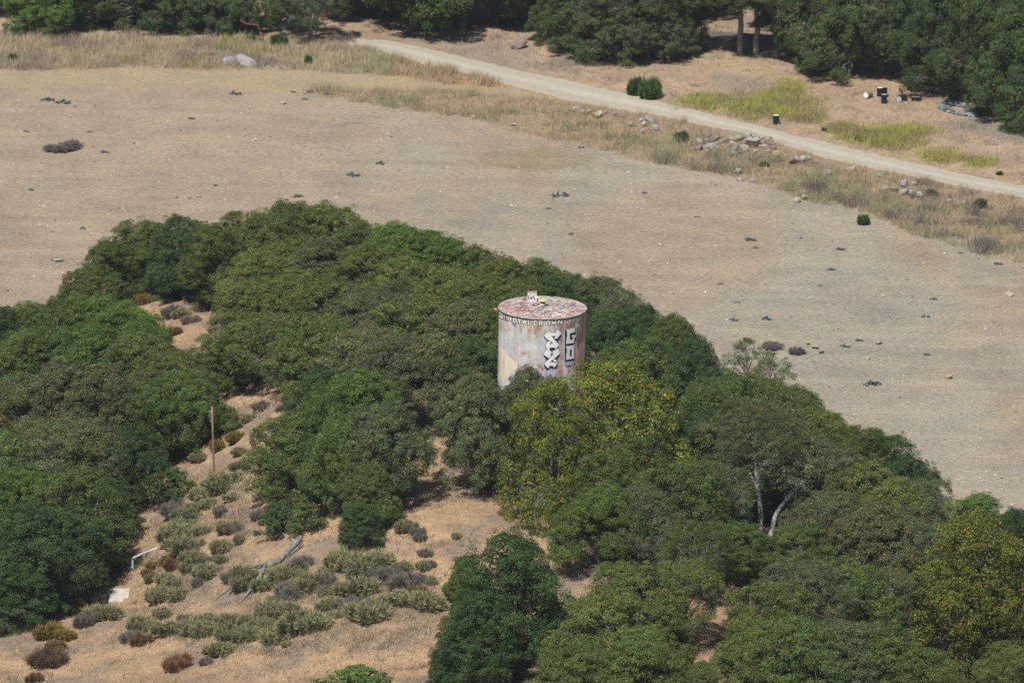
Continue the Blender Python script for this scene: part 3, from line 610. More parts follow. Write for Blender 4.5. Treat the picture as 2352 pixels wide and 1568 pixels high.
SROWS = [
 ('in the lower sagebrush belt', [(308,1443,2.4,1.5,'sage'),(352,1447,2.6,1.6,'sage'),(395,1452,2.6,1.6,'sageg'),(438,1455,2.8,1.7,'sage'),(485,1462,2.8,1.7,'sage'),(530,1468,3,1.8,'sageg'),(580,1472,3,1.8,'sage'),(632,1462,2.8,1.6,'sage'),
   (672,1450,2.6,1.6,'sageg'),(712,1442,3,1.8,'sage'),(765,1425,2.4,1.4,'sage'),(845,1420,2.6,1.6,'sage'),(895,1418,2.4,1.5,'sageg'),(945,1402,2.4,1.4,'sage'),(992,1385,2.2,1.3,'sage')]),
 ('in the upper sagebrush belt', [(372,1408,2.2,1.4,'sage'),(425,1420,2.2,1.4,'sageg'),(470,1425,2.4,1.5,'sage'),(520,1432,2.4,1.5,'sage'),(570,1436,2.6,1.6,'sageg'),(622,1425,2.4,1.5,'sage'),(668,1415,2.2,1.4,'sage'),(740,1400,2.4,1.5,'sageg'),(800,1395,2.4,1.4,'grey')]),
 ('on the slope right of the fallen log', [(640,1345,2.4,1.5,'sage'),(680,1362,2.6,1.5,'grey'),(715,1345,2.6,1.7,'sage'),(752,1362,2.4,1.6,'sageg'),(700,1315,2,1.2,'grey'),(755,1318,2.4,1.6,'sage'),(800,1350,2.6,1.6,'sageg'),(842,1365,2.6,1.6,'sage'),
   (790,1300,2.4,1.6,'sage'),(835,1318,2.6,1.7,'sageg'),(880,1335,2.6,1.6,'grey'),(868,1290,2.2,1.4,'sage'),(915,1310,2.4,1.5,'sage'),(925,1358,2.4,1.5,'grey'),(955,1330,2.2,1.3,'grey'),(985,1305,1.8,1.2,'grey'),(990,1345,2,1.3,'sage'),(900,1378,2.4,1.4,'sage'),
   (960,1366,1.6,1.0,'rust'),(935,1390,1.4,.9,'rust'),(850,1392,2.2,1.3,'sage')]),
 ('on the bare ground above the sagebrush', [(852,1250,1.6,1.4,'sage'),(930,1226,1.6,1.3,'sageg'),(975,1232,1.6,1.0,'grey'),(955,1238,1.1,.8,'grey'),(1046,1243,1.1,1.0,'sage'),(990,1280,1.4,.8,'grey'),(657,1480,.9,.6,'sage'),(548,1235,1.2,1.0,'sage'),(530,1210,1,.7,'grey')]),
 ('between the railing and the log', [(395,1250,2.6,1.6,'sageg'),(432,1240,2.6,1.7,'sage'),(415,1275,3.0,1.9,'sageg'),(388,1292,1.6,.8,'gold'),(395,1305,1.6,1.1,'rust'),(445,1290,2.4,1.5,'grey'),(352,1306,1.4,.7,'gold'),(340,1322,1.2,.7,'rust'),(360,1340,2,1.4,'sageg'),
   (385,1330,2.2,1.4,'sage'),(360,1385,2.4,1.7,'sage'),(395,1370,2,1.4,'sage'),(350,1375,1.5,1.1,'rust'),(505,1275,2.0,1.6,'sage'),(500,1305,2.2,1.5,'sageg'),(488,1335,2.4,1.5,'sage'),(450,1340,1.8,1.3,'grey'),(460,1320,1.4,1,'sageg'),(545,1330,1.8,1.1,'grey'),(562,1345,2,1.3,'sageg'),(440,1210,2,1.2,'sageg')]),
 ('along the slope below the wooden pole', [(465,1060,2,1.2,'sageg'),(520,1105,2.8,1.6,'sage'),(545,1070,2.2,1.5,'grey'),(500,1125,2.2,1.2,'sageg'),(540,1140,2,1.2,'sage'),(470,1165,2,1.2,'sage'),(410,1172,1.9,1.3,'grey'),(450,1190,2,1.2,'sageg'),(505,1190,1.8,1.1,'grey'),(590,1205,1.6,1.1,'grey'),(480,1145,1.4,.8,'sage')]),
 ('around the top of the wooden pole', [(465,992,1.6,1.1,'gold'),(500,1035,1.4,1.2,'gold'),(545,985,2.2,1.1,'sage'),(575,960,1.8,1.0,'sage'),(520,985,1.8,1.1,'sageg'),(540,1015,1.4,1.2,'gold'),(408,1000,2,1.2,'rust'),(425,1020,1.6,1,'brown'),(390,1025,1.6,1.2,'gold'),(555,1035,1.8,1.2,'sageg'),(600,940,1.6,.8,'grey')]),
 ('in the bare notch behind the grove', [(325,700,1.4,1.3,'gold'),(362,690,1.8,1.2,'sage'),(385,722,2.4,1.7,'grey'),(350,668,1.8,1.0,'rust'),(430,742,1.6,1.0,'grey'),(440,700,1.8,1.1,'grey'),(400,770,1.4,1.0,'rust'),(300,672,2,1.1,'rust'),(345,650,1.8,.9,'sageg'),(420,715,1.4,1,'sage')]),
 ('on the lower left slope', [(205,1405,2.6,1.7,'grey'),(240,1415,2.6,1.6,'sage'),(262,1428,2,1.3,'sageg'),(195,1440,2.6,1.8,'grey'),(178,1410,1.8,1.4,'gold'),(110,1462,2.4,1.4,'gold'),(152,1468,1.6,1.1,'gold'),(130,1490,1.8,.9,'rust'),(112,1530,2.8,2.1,'brown'),(80,1565,1.4,.9,'rust'),
   (325,1480,1.8,1.2,'rust'),(495,1500,2.4,1.6,'sage'),(468,1518,1.8,1.2,'grey'),(410,1535,2.8,1.5,'red'),(300,1465,1.6,1,'grey')]),
]
r9 = random.Random(91); XS = []
for poly, n in (([(420,1385),(640,1330),(760,1270),(900,1290),(1010,1300),(1020,1370),(880,1410),(640,1450),(430,1430)], 30), ([(350,1260),(430,1190),(520,1060),(570,1150),(545,1250),(480,1350),(350,1380)], 16)):
    while n:
        u, v = r9.uniform(300, 1040), r9.uniform(1050, 1460)
        if inpoly(np.array([u]), np.array([v]), poly)[0]: n -= 1; w_ = r9.uniform(.8, 2.4); XS.append((u, v, w_, w_ * r9.uniform(.45, .7), r9.choice(['sage', 'sage', 'sageg', 'grey', 'grey', 'sageg'])))
SROWS.append(('of the small mounds filling the slope', XS))
def jit(u, v, w, h, ck):
    if ck not in ('sage', 'sageg', 'grey') or u != int(u): return (u, v, w, h, ck)
    r_ = random.Random(int(u * 7 + v)); q_ = r_.choice((.6, .75, .9, 1.05, 1.2)); return (u + r_.uniform(-13, 13), v + r_.uniform(-13, 13), w * q_, h * q_ * r_.uniform(.8, 1.15), ck)
for where, L in SROWS:
    L = [jit(*a_) for a_ in L]
    order = sorted(range(len(L)), key=lambda k: L[k][0])
    for k, (u, v, w, h, ck) in enumerate(L):
        add_shrub(u, v, w, h, ck, '%s, %s from the left %s' % (SHW[ck], ordn(order.index(k)), where), 'shrubs on the dry slope')
# bushes on the field, the bank and beyond the road
for (u, v, w, h, ck, lab) in [
 (1462,217,1.8,2.4,'dkgreen','left half of the bright bush pair on the upper road side'),(1492,224,2.6,2.7,'green','larger right bush of the pair on the upper road side'),
 (1565,324,1.5,1.3,'dkgreen','dark green bush just left of the boulder pile'),(1982,514,1.4,1.2,'dkgreen','round dark bush at the lower edge of the bank near the field'),
 (2251,479,1.1,1.3,'dkgreen','green bush on the bank near the right edge'),(2140,450,1,.8,'dkgreen','small round green bush on the bank right of the boulders'),
 (29,141,.9,1,'dkgreen','small green bush in the dry grass at far left'),(122,143,.7,.6,'dkgreen','tiny dark bush in the dry grass near the far left'),(709,146,.9,1.2,'dkgreen','slim green bush in the dry grass above the dirt track'),
 (640,108,1.9,1.9,'dkgreen','broad dark bush right of the rusty pipe'),(577,100,1.1,1.2,'green','green bush left of the rusty pipe'),(596,104,1,1,'green','small bush against the rusty pipe'),
 (1755,383,1,.6,'green','low bright tuft on the bank under the boulders'),(1893,392-90,.6,.5,'green','small tuft on the lower edge of the yellow weeds'),(1970,325,.8,.7,'green','green tuft left in the second yellow weed patch'),
 (1740,262,.7,.5,'green','green tuft at the left foot of the yellow weeds'),(2296,402,.7,.5,'green','green tuft by the road near the right edge'),(1822,378,.7,.5,'dkgreen','small dark tuft among the grey weeds below the boulders'),
 (128,349,2.2,1.0,'purple','left half of the dark weed mound alone on the field'),(160,343,2.6,1.1,'purple','right half of the dark weed mound alone on the field'),
 (1830,812,1.6,.8,'purple','purplish weed clump on the field beside the see-through trees'),(1775,800,2.2,.7,'purple','low purplish weeds just above the see-through trees')]:
    add_shrub(u, v, w, h, ck, lab, None, 'bush')

# ---------------------------------------------------------------- dry grass, weeds (nobody could count them)
def blades(P, hgt, wid, col, rs, per=5, spread=.12, lean=.35):
    n = len(P) * per; Q = np.repeat(P, per, 0) + np.c_[rs.normal(size=(n, 2)) * spread, np.zeros(n)]
    h = np.repeat(np.broadcast_to(hgt, len(P)), per) * rs.uniform(.6, 1.1, n); an = rs.uniform(0, math.pi, n)
    side = np.c_[np.cos(an), np.sin(an), np.zeros(n)] * (np.repeat(np.broadcast_to(wid, len(P)), per) * .5)[:, None]
    tip = Q + np.c_[rs.normal(size=(n, 2)) * lean * h[:, None], h]
    V = np.stack([Q - side - [0, 0, .03], Q + side - [0, 0, .03], tip], 1).reshape(-1, 3)
    c = np.repeat(col, per, 0) * rs.uniform(.75, 1.25, (n, 1)); return V, np.repeat(c, 3, 0)
def stuff(name, V, C_, lab=None, cat=None):
    o = link(name, npmesh(name, V, np.arange(len(V)).reshape(-1, 3), C_), None, M_herb); o.color = (1, 1, 1, 1); setp(o, lab, cat, None, 'stuff'); return o
rs = np.random.RandomState(77)
def scatter_img(n, test, seed, vlo, vhi, ulo=-40, uhi=2400):
    r = np.random.RandomState(seed); u = r.uniform(ulo, uhi, n); v = r.uniform(vlo, vhi, n)
    m = test(u, v); u, v = u[m], v[m]; d = np.stack([(u - 1176) / F, FW[1] + UP[1] * (784 - v) / F, FW[2] + UP[2] * (784 - v) / F], 1)
    t_ = -CAMZ / d[:, 2]; x = d[:, 0] * t_; y = d[:, 1] * t_; z = H(x, y)
    x = x * (1 - z / CAMZ); y = y * (1 - z / CAMZ); z = H(x, y); return np.c_[x, y, z], u, v
def pick(cols, w, n, r): return np.array(cols)[r.choice(len(cols), n, p=np.array(w) / sum(w))]
# tall dry grass, top left
P, u, v = scatter_img(30000, lambda u, v: inpoly(u + (vnoise(u / 30, v / 10, 2) - .5) * 20, v + (vnoise(u / 25, v / 8, 3) - .5) * 8, LGRASS), 1, 70, 210, -40, 1200)
q = fbm(P[:, 0], P[:, 1], 4, 55); cA = np.array((.44, .37, .245)); cB = np.array((.32, .265, .215)); cG = np.array((.34, .345, .19)); k1 = sst(.45, .65, q)[:, None]; gm = sst(760, 900, u)[:, None] * .7
cc = (cA * (1 - k1) + cB * k1) * (1 - gm) + cG * gm; cc = np.where((u > 905)[:, None] & (v > 0)[:, None], np.array((.42, .325, .205)), cc)
hm = sst(.3, .7, fbm(P[:, 0], P[:, 1], 1.6, 130, 3)); kp = rs.rand(len(P)) < .45 + .55 * hm; P = P[kp]; cc = cc[kp]; hm = hm[kp]
V, C_ = blades(P, rs.uniform(.35, .95, len(P)) * (.55 + .9 * hm), .045, cc * (.85 + .3 * hm[:, None]), rs, 5, .25, .4)
stuff('dry_grass', V, C_, 'tall straw-coloured dry grass in the strip at the top left', 'grass')
# bank
P, u, v = scatter_img(60000, lambda u, v: inpoly(u + (vnoise(u / 30, v / 10, 2) - .5) * 20, v + (vnoise(u / 25, v / 8, 3) - .5) * 10, BANK), 2, 190, 640, 700, 2400)
q = fbm(P[:, 0], P[:, 1], 3.5, 56); q2 = fbm(P[:, 0], P[:, 1], 2.4, 57)
up = np.interp(u, [p[0] for p in ROAD_LO], [p[1] for p in ROAD_LO]); rel = (v - up) / 110.
cA = np.array((.43, .33, .21)); cB = np.array((.20, .165, .155)); cG = np.array((.34, .32, .19)); cP = np.array((.36, .27, .19))
g1 = sst(.42, .6, q)[:, None] * sst(.1, .5, rel)[:, None]; g2 = sst(.52, .66, q2)[:, None] * (sst(1400, 1700, u) * .8 + .1)[:, None]
cc = cA * (1 - g1) + cG * g1; cc = cc * (1 - g2) + cB * g2
hh = rs.uniform(.3, .6, len(P)) + .45 * g1[:, 0] + .2 * g2[:, 0]; thin = rs.rand(len(P)) < (.8 + .2 * g1[:, 0])
hm = sst(.3, .7, fbm(P[:, 0], P[:, 1], 1.3, 131, 3)); thin &= rs.rand(len(P)) < .6 + .4 * hm; hh = hh * (.65 + .85 * hm)
V, C_ = blades(P[thin], hh[thin], .045, cc[thin], rs, 5, .25, .4)
stuff('bank_grass', V, C_, 'mixed straw, grey and purplish weeds on the bank under the gravel road', 'grass')
# grey twiggy litter and small tufts between the shrubs
P, u, v = scatter_img(26000, lambda u, v: (inpoly(u, v, [(300,1400),(420,1380),(520,1395),(640,1330),(760,1260),(900,1290),(1010,1290),(1030,1370),(900,1430),(700,1470),(560,1500),(300,1470)]) | inpoly(u, v, [(340,1250),(430,1190),(520,1060),(600,1130),(560,1250),(500,1340),(330,1330)])) & (vnoise(u / 22, v / 12, 45) > .38), 44, 1040, 1520, 280, 1040)
q = rs.rand(len(P))[:, None]; cc = np.where(q < .5, np.array((.25, .21, .18)), np.where(q < .75, np.array((.30, .295, .17)), np.array((.42, .33, .22))))
V, C_ = blades(P, rs.uniform(.15, .5, len(P)), .04, cc, rs, 4, .25, .7)
stuff('scrub_litter', V, C_, 'grey twigs and dead stems between the sagebrush mounds', 'scrub')
# mustard weeds
Pm = []; Um = []
for i, (cu, cv, a, b_) in enumerate(MUST):
    n = int(a * b_ * 1.25)
    pp, u, v = scatter_img(n * 2, lambda u, v: ((u - cu) / a) ** 2 + ((v - cv) / b_) ** 2 < np.abs(rs.normal(size=len(u))) * .75 * (.3 + 1.4 * vnoise(u / 14, v / 5, 66)), 300 + i, cv - b_ * 1.5, cv + b_ * 1.5, cu - a * 1.5, cu + a * 1.5); Pm.append(pp)
P = np.vstack(Pm); q = fbm(P[:, 0], P[:, 1], 2.2, 90)[:, None]
cc = np.array((.42, .46, .07)) * sst(.35, .6, q) + np.array((.30, .29, .13)) * (1 - sst(.35, .6, q)); dm = rs.rand(len(P)) < .42; cc[dm] = (.36, .27, .16)
V, C_ = blades(P, rs.uniform(.3, .95, len(P)), .045, cc, rs, 5, .25, .5)
stuff('yellow_weeds', V, C_, 'bright yellow-green flowering weeds above the road', 'weeds')
# dry short grass on the hill and beyond the road
P, u, v = scatter_img(80000, lambda u, v: (v > 640) | ((v > 60) & (v < np.interp(u, *zip(*ROAD_UP)) - 2) & (u > 1000)), 4, 60, 1600)
q = fbm(P[:, 0], P[:, 1], 3, 91); keep = ((P[:, 2] > .8) | (P[:, 1] > 765)) & (rs.rand(len(P)) < .35 + .65 * sst(.35, .6, q)); P = P[keep]; q = q[keep]; u = u[keep]
k1 = sst(.5, .7, fbm(P[:, 0], P[:, 1], 2, 92))[:, None]; cc = np.array((.50, .37, .24)) * (1 - k1) + np.array((.26, .21, .165)) * k1
V, C_ = blades(P, rs.uniform(.12, .42, len(P)) * (1 + .5 * k1[:, 0]), .05, cc, rs, 6, .22, .6)
stuff('short_dry_grass', V, C_, 'short golden dry grass on the hill slope and road verge', 'grass')
# green seedlings on dirt track and field
P, u, v = scatter_img(9000, lambda u, v: (inpoly(u, v, [(760,166),(900,176),(1130,198),(1120,206),(900,190),(800,180)]) | inpoly(u, v, [(850,206),(1060,206),(1150,220),(1000,226),(880,214)]) | inpoly(u, v, [(0,205),(160,203),(140,216),(0,220)])
     | ((((u - 1225) / 100) ** 2 + ((v - 365) / 22) ** 2 < 1) & (vnoise(u / 12, v / 4, 5) > .55)) | ((v > 560) & (v < 600) & (u > 2130) & (u < 2300) & (abs(v - (545 + (u - 2130) * .24)) < 5))
     | ((v > 860) & (v < 1160) & (vnoise(u / 60, v / 20, 15) > .78))), 5, 160, 1160)
q = rs.rand(len(P)) < .5
V, C_ = blades(P[q], .14, .05, np.tile((.12, .20, .06), (q.sum(), 1)), rs, 4, .15, .8)
stuff('green_seedlings', V, C_, 'low green seedlings along the dirt track', 'weeds')
# stones strewn on the field
n = 90000; P, u, v = scatter_img(n, lambda u, v: ((v > 200) & (v < np.interp(u, [0, 700, 1100, 1450, 1850, 2352], [300, 300, 290, 380, 480, 620]) ) & (v > 205) & (u < 760)) | (v > np.interp(u, [0, 700, 850, 1100, 1450, 1850, 2100, 2400], [203, 210, 240, 278, 365, 460, 540, 618])), 6, 200, 1200)
m = (P[:, 2] < .9) & (P[:, 1] < 815); P = P[m]; n = len(P)
s_ = np.clip(rs.exponential(.030, n) + .025, 0, .24); an = rs.uniform(0, 6.28, (n, 1)); k6 = np.arange(5)[None, :] * 1.2566 + an
rr = rs.uniform(.6, 1.1, (n, 5)) * s_[:, None]; ring = np.stack([P[:, :1] + np.cos(k6) * rr, P[:, 1:2] + np.sin(k6) * rr, np.repeat(P[:, 2:3] - .03, 5, 1)], -1)
topv = P + np.c_[rs.normal(size=(n, 2)) * s_[:, None] * .3, s_ * rs.uniform(.35, 1.0, n)]; V = np.concatenate([ring, topv[:, None]], 1).reshape(-1, 3)
b0 = np.arange(n)[:, None] * 6; tri = np.concatenate([np.hstack([b0 + i, b0 + (i + 1) % 5, b0 + 5]) for i in range(5)], 0)
cc = pick([(.36, .33, .28), (.46, .42, .35), (.29, .27, .24), (.2, .19, .18), (.42, .30, .22), (.09, .09, .10), (.58, .56, .51)], [5, 3, 5, 3, 2, 1.6, .35], n, rs) * rs.uniform(.8, 1.15, (n, 1))
M_stone, t, b = mat('stone', rough=.95); t.links.new(N(t, 'ShaderNodeAttribute', attribute_name='tint').outputs['Color'], b.inputs['Base Color'])
setp(link('field_stones', npmesh('field_stones', V, tri, np.repeat(cc, 6, 0)), None, M_stone), 'small stones and rubble strewn over the bare field', 'stones', None, 'stuff')

# ---------------------------------------------------------------- boulders
def rock_mesh(seed):
    r = np.random.RandomState(seed); bm = bmesh.new(); bmesh.ops.create_icosphere(bm, subdivisions=2, radius=.5)
    pl = [(unit(r.normal(size=(1, 3)))[0], r.uniform(.20, .36)) for _ in range(8)]
    for v in bm.verts:
        for nrm, d in pl:
            s = float(np.dot(np.array(v.co), nrm))
            if s > d: v.co -= Vector(nrm) * (s - d)
        v.co += Vector(r.normal(size=3)) * .008
    me = bpy.data.meshes.new('boulder'); bm.to_mesh(me); bm.free(); me.materials.append(M_rock); return me
ROCKS = [rock_mesh(900 + i) for i in range(9)]
RC = [('grey', (.30, .29, .265)), ('pale', (.42, .385, .32)), ('tan', (.40, .31, .215)), ('grey-brown', (.28, .24, .195)), ('bluish grey', (.33, .335, .33))]
def add_rock(u, v, s, k, label, group, asp=(1, .8, .8)):
    p = hit(u, v); o = link('boulder', ROCKS[k % 9], loc=p + Vector((0, 0, s * .22)), rot=(rnd.uniform(-.5, .5), rnd.uniform(-.5, .5), rnd.uniform(0, 6.28)), scl=tuple(s * a * 1.15 for a in asp))
    o.color = (*(x * rnd.uniform(.95, 1.1) for x in RC[k % 5][1]), 1); setp(o, label, 'boulder', group); return o
PILE = [(465,310,110,1),(580,310,110,2),(700,385,150,4),(620,215,60,4),(720,235,90,0),(790,240,90,4),(850,240,60,1),(850,310,90,3),(940,310,120,3),(1070,275,120,2),(1200,265,150,0),(1300,215,90,4),(1390,190,110,1),
 (1400,240,100,0),(1450,340,280,1),(1550,380,150,0),(1660,350,120,3),(1785,375,110,3),(1720,420,80,0),(1860,430,110,3),(1880,550,130,1),(460,430,130,3),(610,390,90,3),(1080,370,110,2),(1160,400,140,4),(1150,480,150,4),
 (1290,440,150,1),(1010,420,90,3),(1230,510,90,0),(1110,550,110,4),(1320,340,90,0),(1560,560,120,0),(600,500,80,1),(740,280,90,2)]
r8 = random.Random(31)
PILE += [(r8.uniform(520, 1800), r8.uniform(230, 520), r8.uniform(55, 95), r8.randrange(5)) for _ in range(34)]
PILE = [(a, b_, s, 1 if c == 1 and k % 2 else c) for k, (a, b_, s, c) in enumerate(PILE)]
order = sorted(range(len(PILE)), key=lambda k: PILE[k][0])
for k, (zx, zy, s, c) in enumerate(PILE):
    big = 'largest ' if s > 200 else ''
    add_rock((2700 + zx / 4.704) / 1.7415, (500 + (zy + s * .35) / 4.704) / 1.7415, s / 193 * 1.42, c + 5 * (k % 2), '%s%s boulder, %s from the left in the boulder pile' % (big, RC[c][0], ordn(order.index(k))), 'boulder pile below the road')
RUB = [(746.5 + a * .3418, b_ * .3418, s / 54., c) for a, b_, s, c in [(1690,755,58,1),(1725,770,46,2),(1650,748,40,0),(1780,765,35,1),(1820,795,55,2),(1855,785,55,1),(1890,770,40,2),(1920,768,40,0),(1945,780,40,1),(2000,790,35,3),
  (2185,825,62,4),(2140,850,44,1),(2120,825,40,4),(2215,880,50,4),(2060,850,40,0),(2130,895,44,4)]]
order = sorted(range(len(RUB)), key=lambda k: RUB[k][0])
for k, (u, v, s, c) in enumerate(RUB):
    add_rock(u, v, s, c + 5 * (k % 2), '%s stone, %s from the left in the rubble left of the pile' % (RC[c][0], ORD[order.index(k)]), 'rubble left of the boulder pile')
RUB = [(1493 + a * .3653, b_ * .3653, s / 50., c) for a, b_, s, c in [(990,1010,40,0),(960,1015,50,1),(1275,1085,64,1),(1120,1100,44,1),(1450,1120,40,4),(1600,1175,54,4),(1660,1170,44,1),(1710,1195,44,0),(1540,1210,50,0),
  (1600,1228,54,4),(1640,1225,50,4),(1690,1240,44,1),(1480,1195,40,4),(1885,1280,44,4),(1980,1285,44,4),(2060,1305,40,0),(930,1020,46,0),(550,1095,40,1),(565,1138,36,4),(635,1145,38,0),(970,1255,48,1),(925,1272,40,1)]]
order = sorted(range(len(RUB)), key=lambda k: RUB[k][0])
for k, (u, v, s, c) in enumerate(RUB):
    add_rock(u, v, s, c + 5 * (k % 2), '%s stone, %s from the left among weeds right of the pile' % (RC[c][0], ordn(order.index(k))), 'stones on the bank right of the pile')
add_rock(1173, 105, .85, 1, 'pale upright boulder beyond the road under the trees', None, (.8, .7, 1.2))
add_rock(1188, 112, 1.7, 3, 'long dark grey-brown boulder lying beside the pale one', None, (1.3, .8, .6))
add_rock(565, 150, 1.8, 4, 'flat grey boulder half hidden in the dry grass at the top left', None, (1.4, 1, .35))
add_rock(525, 146, 1.4, 4, 'smaller flat grey boulder left of the other one in the dry grass', None, (1.2, 1, .35))
add_rock(506, 130, .5, 1, 'small pale stone in the dry grass at the top left', None)
FR = [(1735,862,.55,1),(1990,825,.55,1),(2020,790,.7,1),(1870,800,.7,1),(1888,812,.6,1),(1858,792,.5,4),(2180,870,.8,2),(2320,680,.7,1),(130,600,.55,1),(495,438-10,.5,1),(1180,300-10,.6,1),(1085,272,.5,1),(672,212,.7,1),(700,215,.5,1),(650,238+2,.6,1),(2280,555,.6,0),(405,455,.5,2),(1515,545+20,.5,1),(1310,540,.5,3),(325,600,.4,1)]
order = sorted(range(len(FR)), key=lambda k: FR[k][0])
for k, (u, v, s, c) in enumerate(FR):
    add_rock(u, v, s, c + 5 * (k % 2), '%s loose rock on the bare field, %s from the left' % (RC[c][0], ordn(order.index(k))), 'loose rocks on the bare field', (1.2, .9, .5))

# ---------------------------------------------------------------- plastic scraps on the field
def scrap_mesh(seed):
    r = np.random.RandomState(seed); n = 9; V = []; 
    for i in range(n):
        for j in range(n):
            a, b_ = (i / (n - 1) - .5), (j / (n - 1) - .5); V.append((a + r.normal() * .06, b_ * (.5 + .4 * r.rand()) + r.normal() * .08 + .15 * math.sin(a * 6 + seed), abs(r.normal()) * .11 * (1 - abs(2 * a) * .5) + .01))
    V = np.array(V); fi = np.arange(n * n).reshape(n, n); ff = np.stack([fi[:-1, :-1], fi[1:, :-1], fi[1:, 1:], fi[:-1, 1:]], -1).reshape(-1, 4)
    ff = ff[r.rand(len(ff)) > .5]; me = npmesh('plastic_scrap', V, ff); me.materials.append(M_plastic)
    return me
SCR = [scrap_mesh(i) for i in range(5)]
SP = [(108,232,2.2),(145,237,2.0),(172,246,.5),(540,218,1.7),(440,274,1.0),(683,454,1.7),(1285,451,2.4),(873,378,1.3),(131,600,1.6),(72,438,.9),(434,457,.6),(457,455,.7),(1723,553,1.5),(1735,570,.8),(1931,574,1.3),(1908,622,1.3),(1654,654,.8),
      (1973,784,1.0),(1940,796,1.3),(2129,815,.9),(2003,886,2.4),(1692,697,.9),(1760,734,1.3),(1685,737,1.2),(2293,608,1.2),(2143,689,1.1),(2125,728,1.1),(190,526,.8),(810,404,1.8),(755,218,1.1),(708,214,1.3),(700,230,.9),(1480,445,.8),
      (1334,340,.9),(2207,582,.7),(1884,657,.6),(205,305,.9),(240,352,1.2),(60,303,.9),(1260,480,.7),(2290,1200-20,.5),(1600,500,.7)]
order = sorted(range(len(SP)), key=lambda k: SP[k][0])
for k, (u, v, s) in enumerate(SP):
    p = hit(u, v); o = link('plastic_scrap', SCR[k % 5], loc=p + Vector((0, 0, .02)), rot=(0, 0, rnd.uniform(-.5, .5)), scl=(s * .66, s * .7, s * .7))
    setp(o, 'black plastic scrap on the bare field, %s from the left' % ordn(order.index(k)), 'litter', 'black plastic scraps on the field')

# ---------------------------------------------------------------- drums
def drum(loc, rot, label, lid=M_white, body=M_black, scale=1.0):
    e = link('steel_drum', None, loc=loc, rot=rot, scl=(scale,) * 3); setp(e, label, 'drum', 'steel drums beyond the road')
    p = [(.292, 0), (.302, .01), (.292, .03)]
    for z in (.29, .59): p += [(.290, z - .03), (.302, z), (.290, z + .03)]
    p += [(.292, .85), (.302, .87), (.30, .885), (.285, .885), (.285, .868)]
    link('body', TB().lathe(p, 28).mesh('body', True), e, body)
    link('lid', TB().lathe([(.286, .866), (.286, .875), (.24, .882), (0.0001, .882)], 28).mesh('lid', False), e, lid)
    link('bung', TB().lathe([(.03, .882), (.03, .895), (.0001, .895)], 10, (.18, .05, 0)).mesh('bung'), e, M_steel)
    return e
def on(u, v, dz=0): p = hit(u, v); return p + Vector((0, 0, dz))
UPR = (0, 0, 0)
M_rustd, t, b = mat('rusty_grey_drum', (.22, .19, .16), .8)
M_greyd, t, b = mat('grey_lid', (.35, .37, .4), .5)
drum(on(1782.5, 286.5), UPR, 'black drum with a bright white lid standing alone beside the gravel road', scale=1.03)
drum(on(2021, 222), UPR, 'black drum standing behind the others on the left of the group', M_white)
drum(on(2031, 224), UPR, 'black drum with a dark lid, standing at the back of the group', M_black)
drum(on(2030.5, 238), UPR, 'black drum with a pale rim standing in front of the two others', M_greyd)
drum(on(2000, 224, .3), (math.radians(88), 0, math.radians(-36)), 'rusty drum lying with its white lid facing down the slope', M_white, M_rustd)
drum(on(2082, 232, .3), (math.radians(88), 0, math.radians(-72)), 'black drum lying on its side with a pale round lid end', M_greyd)
drum(on(2094, 232, .3), (math.radians(88), 0, math.radians(80)), 'black drum lying on its side at the right end of the group', M_dark)
tb = TB()
e = link('loose_drum_lid', None, loc=on(2065, 236, .28), rot=(math.radians(80), 0, math.radians(-40))); setp(e, 'round pale drum lid leaning on the lying black drum', 'lid')
link('rim', TB().lathe([(.30, 0), (.31, .015), (.30, .03), (.285, .03), (.285, 0)], 24).mesh('rim'), e, M_steel)
link('panel', TB().lathe([(.284, .005), (.284, .02), (.0001, .02)], 24).mesh('panel'), e, M_greyd)
# grey tarp under the trees: a crumpled sheet folded into a ring of ridges
M_tarp, t, b = mat('grey_tarp', (.30, .33, .36), .8)
tc = N(t, 'ShaderNodeTexCoord').outputs['Object']; t.links.new(ramp(t, noise(t, tc, 2.2, 6, .7), [(.42, (.05, .055, .06)), (.6, (.26, .28, .30))]), b.inputs['Base Color'])
V = []; n1, n2 = 34, 22; c0 = on(2202, 253)
for i in range(n1):
    for j in range(n2):
        a, b_ = (i / (n1 - 1) - .5), (j / (n2 - 1) - .5); x, y = a * 4.4, b_ * 5.5 + a * -3
        r_ = math.hypot(a * 2, b_ * 2); z = .04 + .28 * math.exp(-((r_ - .72) / .2) ** 2) + .22 * (float(fbm(np.array(x), np.array(y), .8, 7)) - .5)
        if r_ > .95: z *= .25
        V.append((x, y, max(.04, z)))
fi = np.arange(n1 * n2).reshape(n1, n2); ff = np.stack([fi[:-1, :-1], fi[1:, :-1], fi[1:, 1:], fi[:-1, 1:]], -1).reshape(-1, 4)
ff = ff[[ (abs(V[f[0]][0] / 2.2) ** 2 + abs((V[f[0]][1] + V[f[0]][0] * .68) / 2.75) ** 2) < 1.0 and (abs(V[f[0]][0] / 2.2) ** 2 + abs((V[f[0]][1] + V[f[0]][0] * .68) / 2.75) ** 2) > .17 for f in ff]]
setp(link('tarp', npmesh('tarp', V, ff, None, True), None, M_tarp, c0), 'crumpled grey tarp lying in tree shade right of the drums', 'tarp')

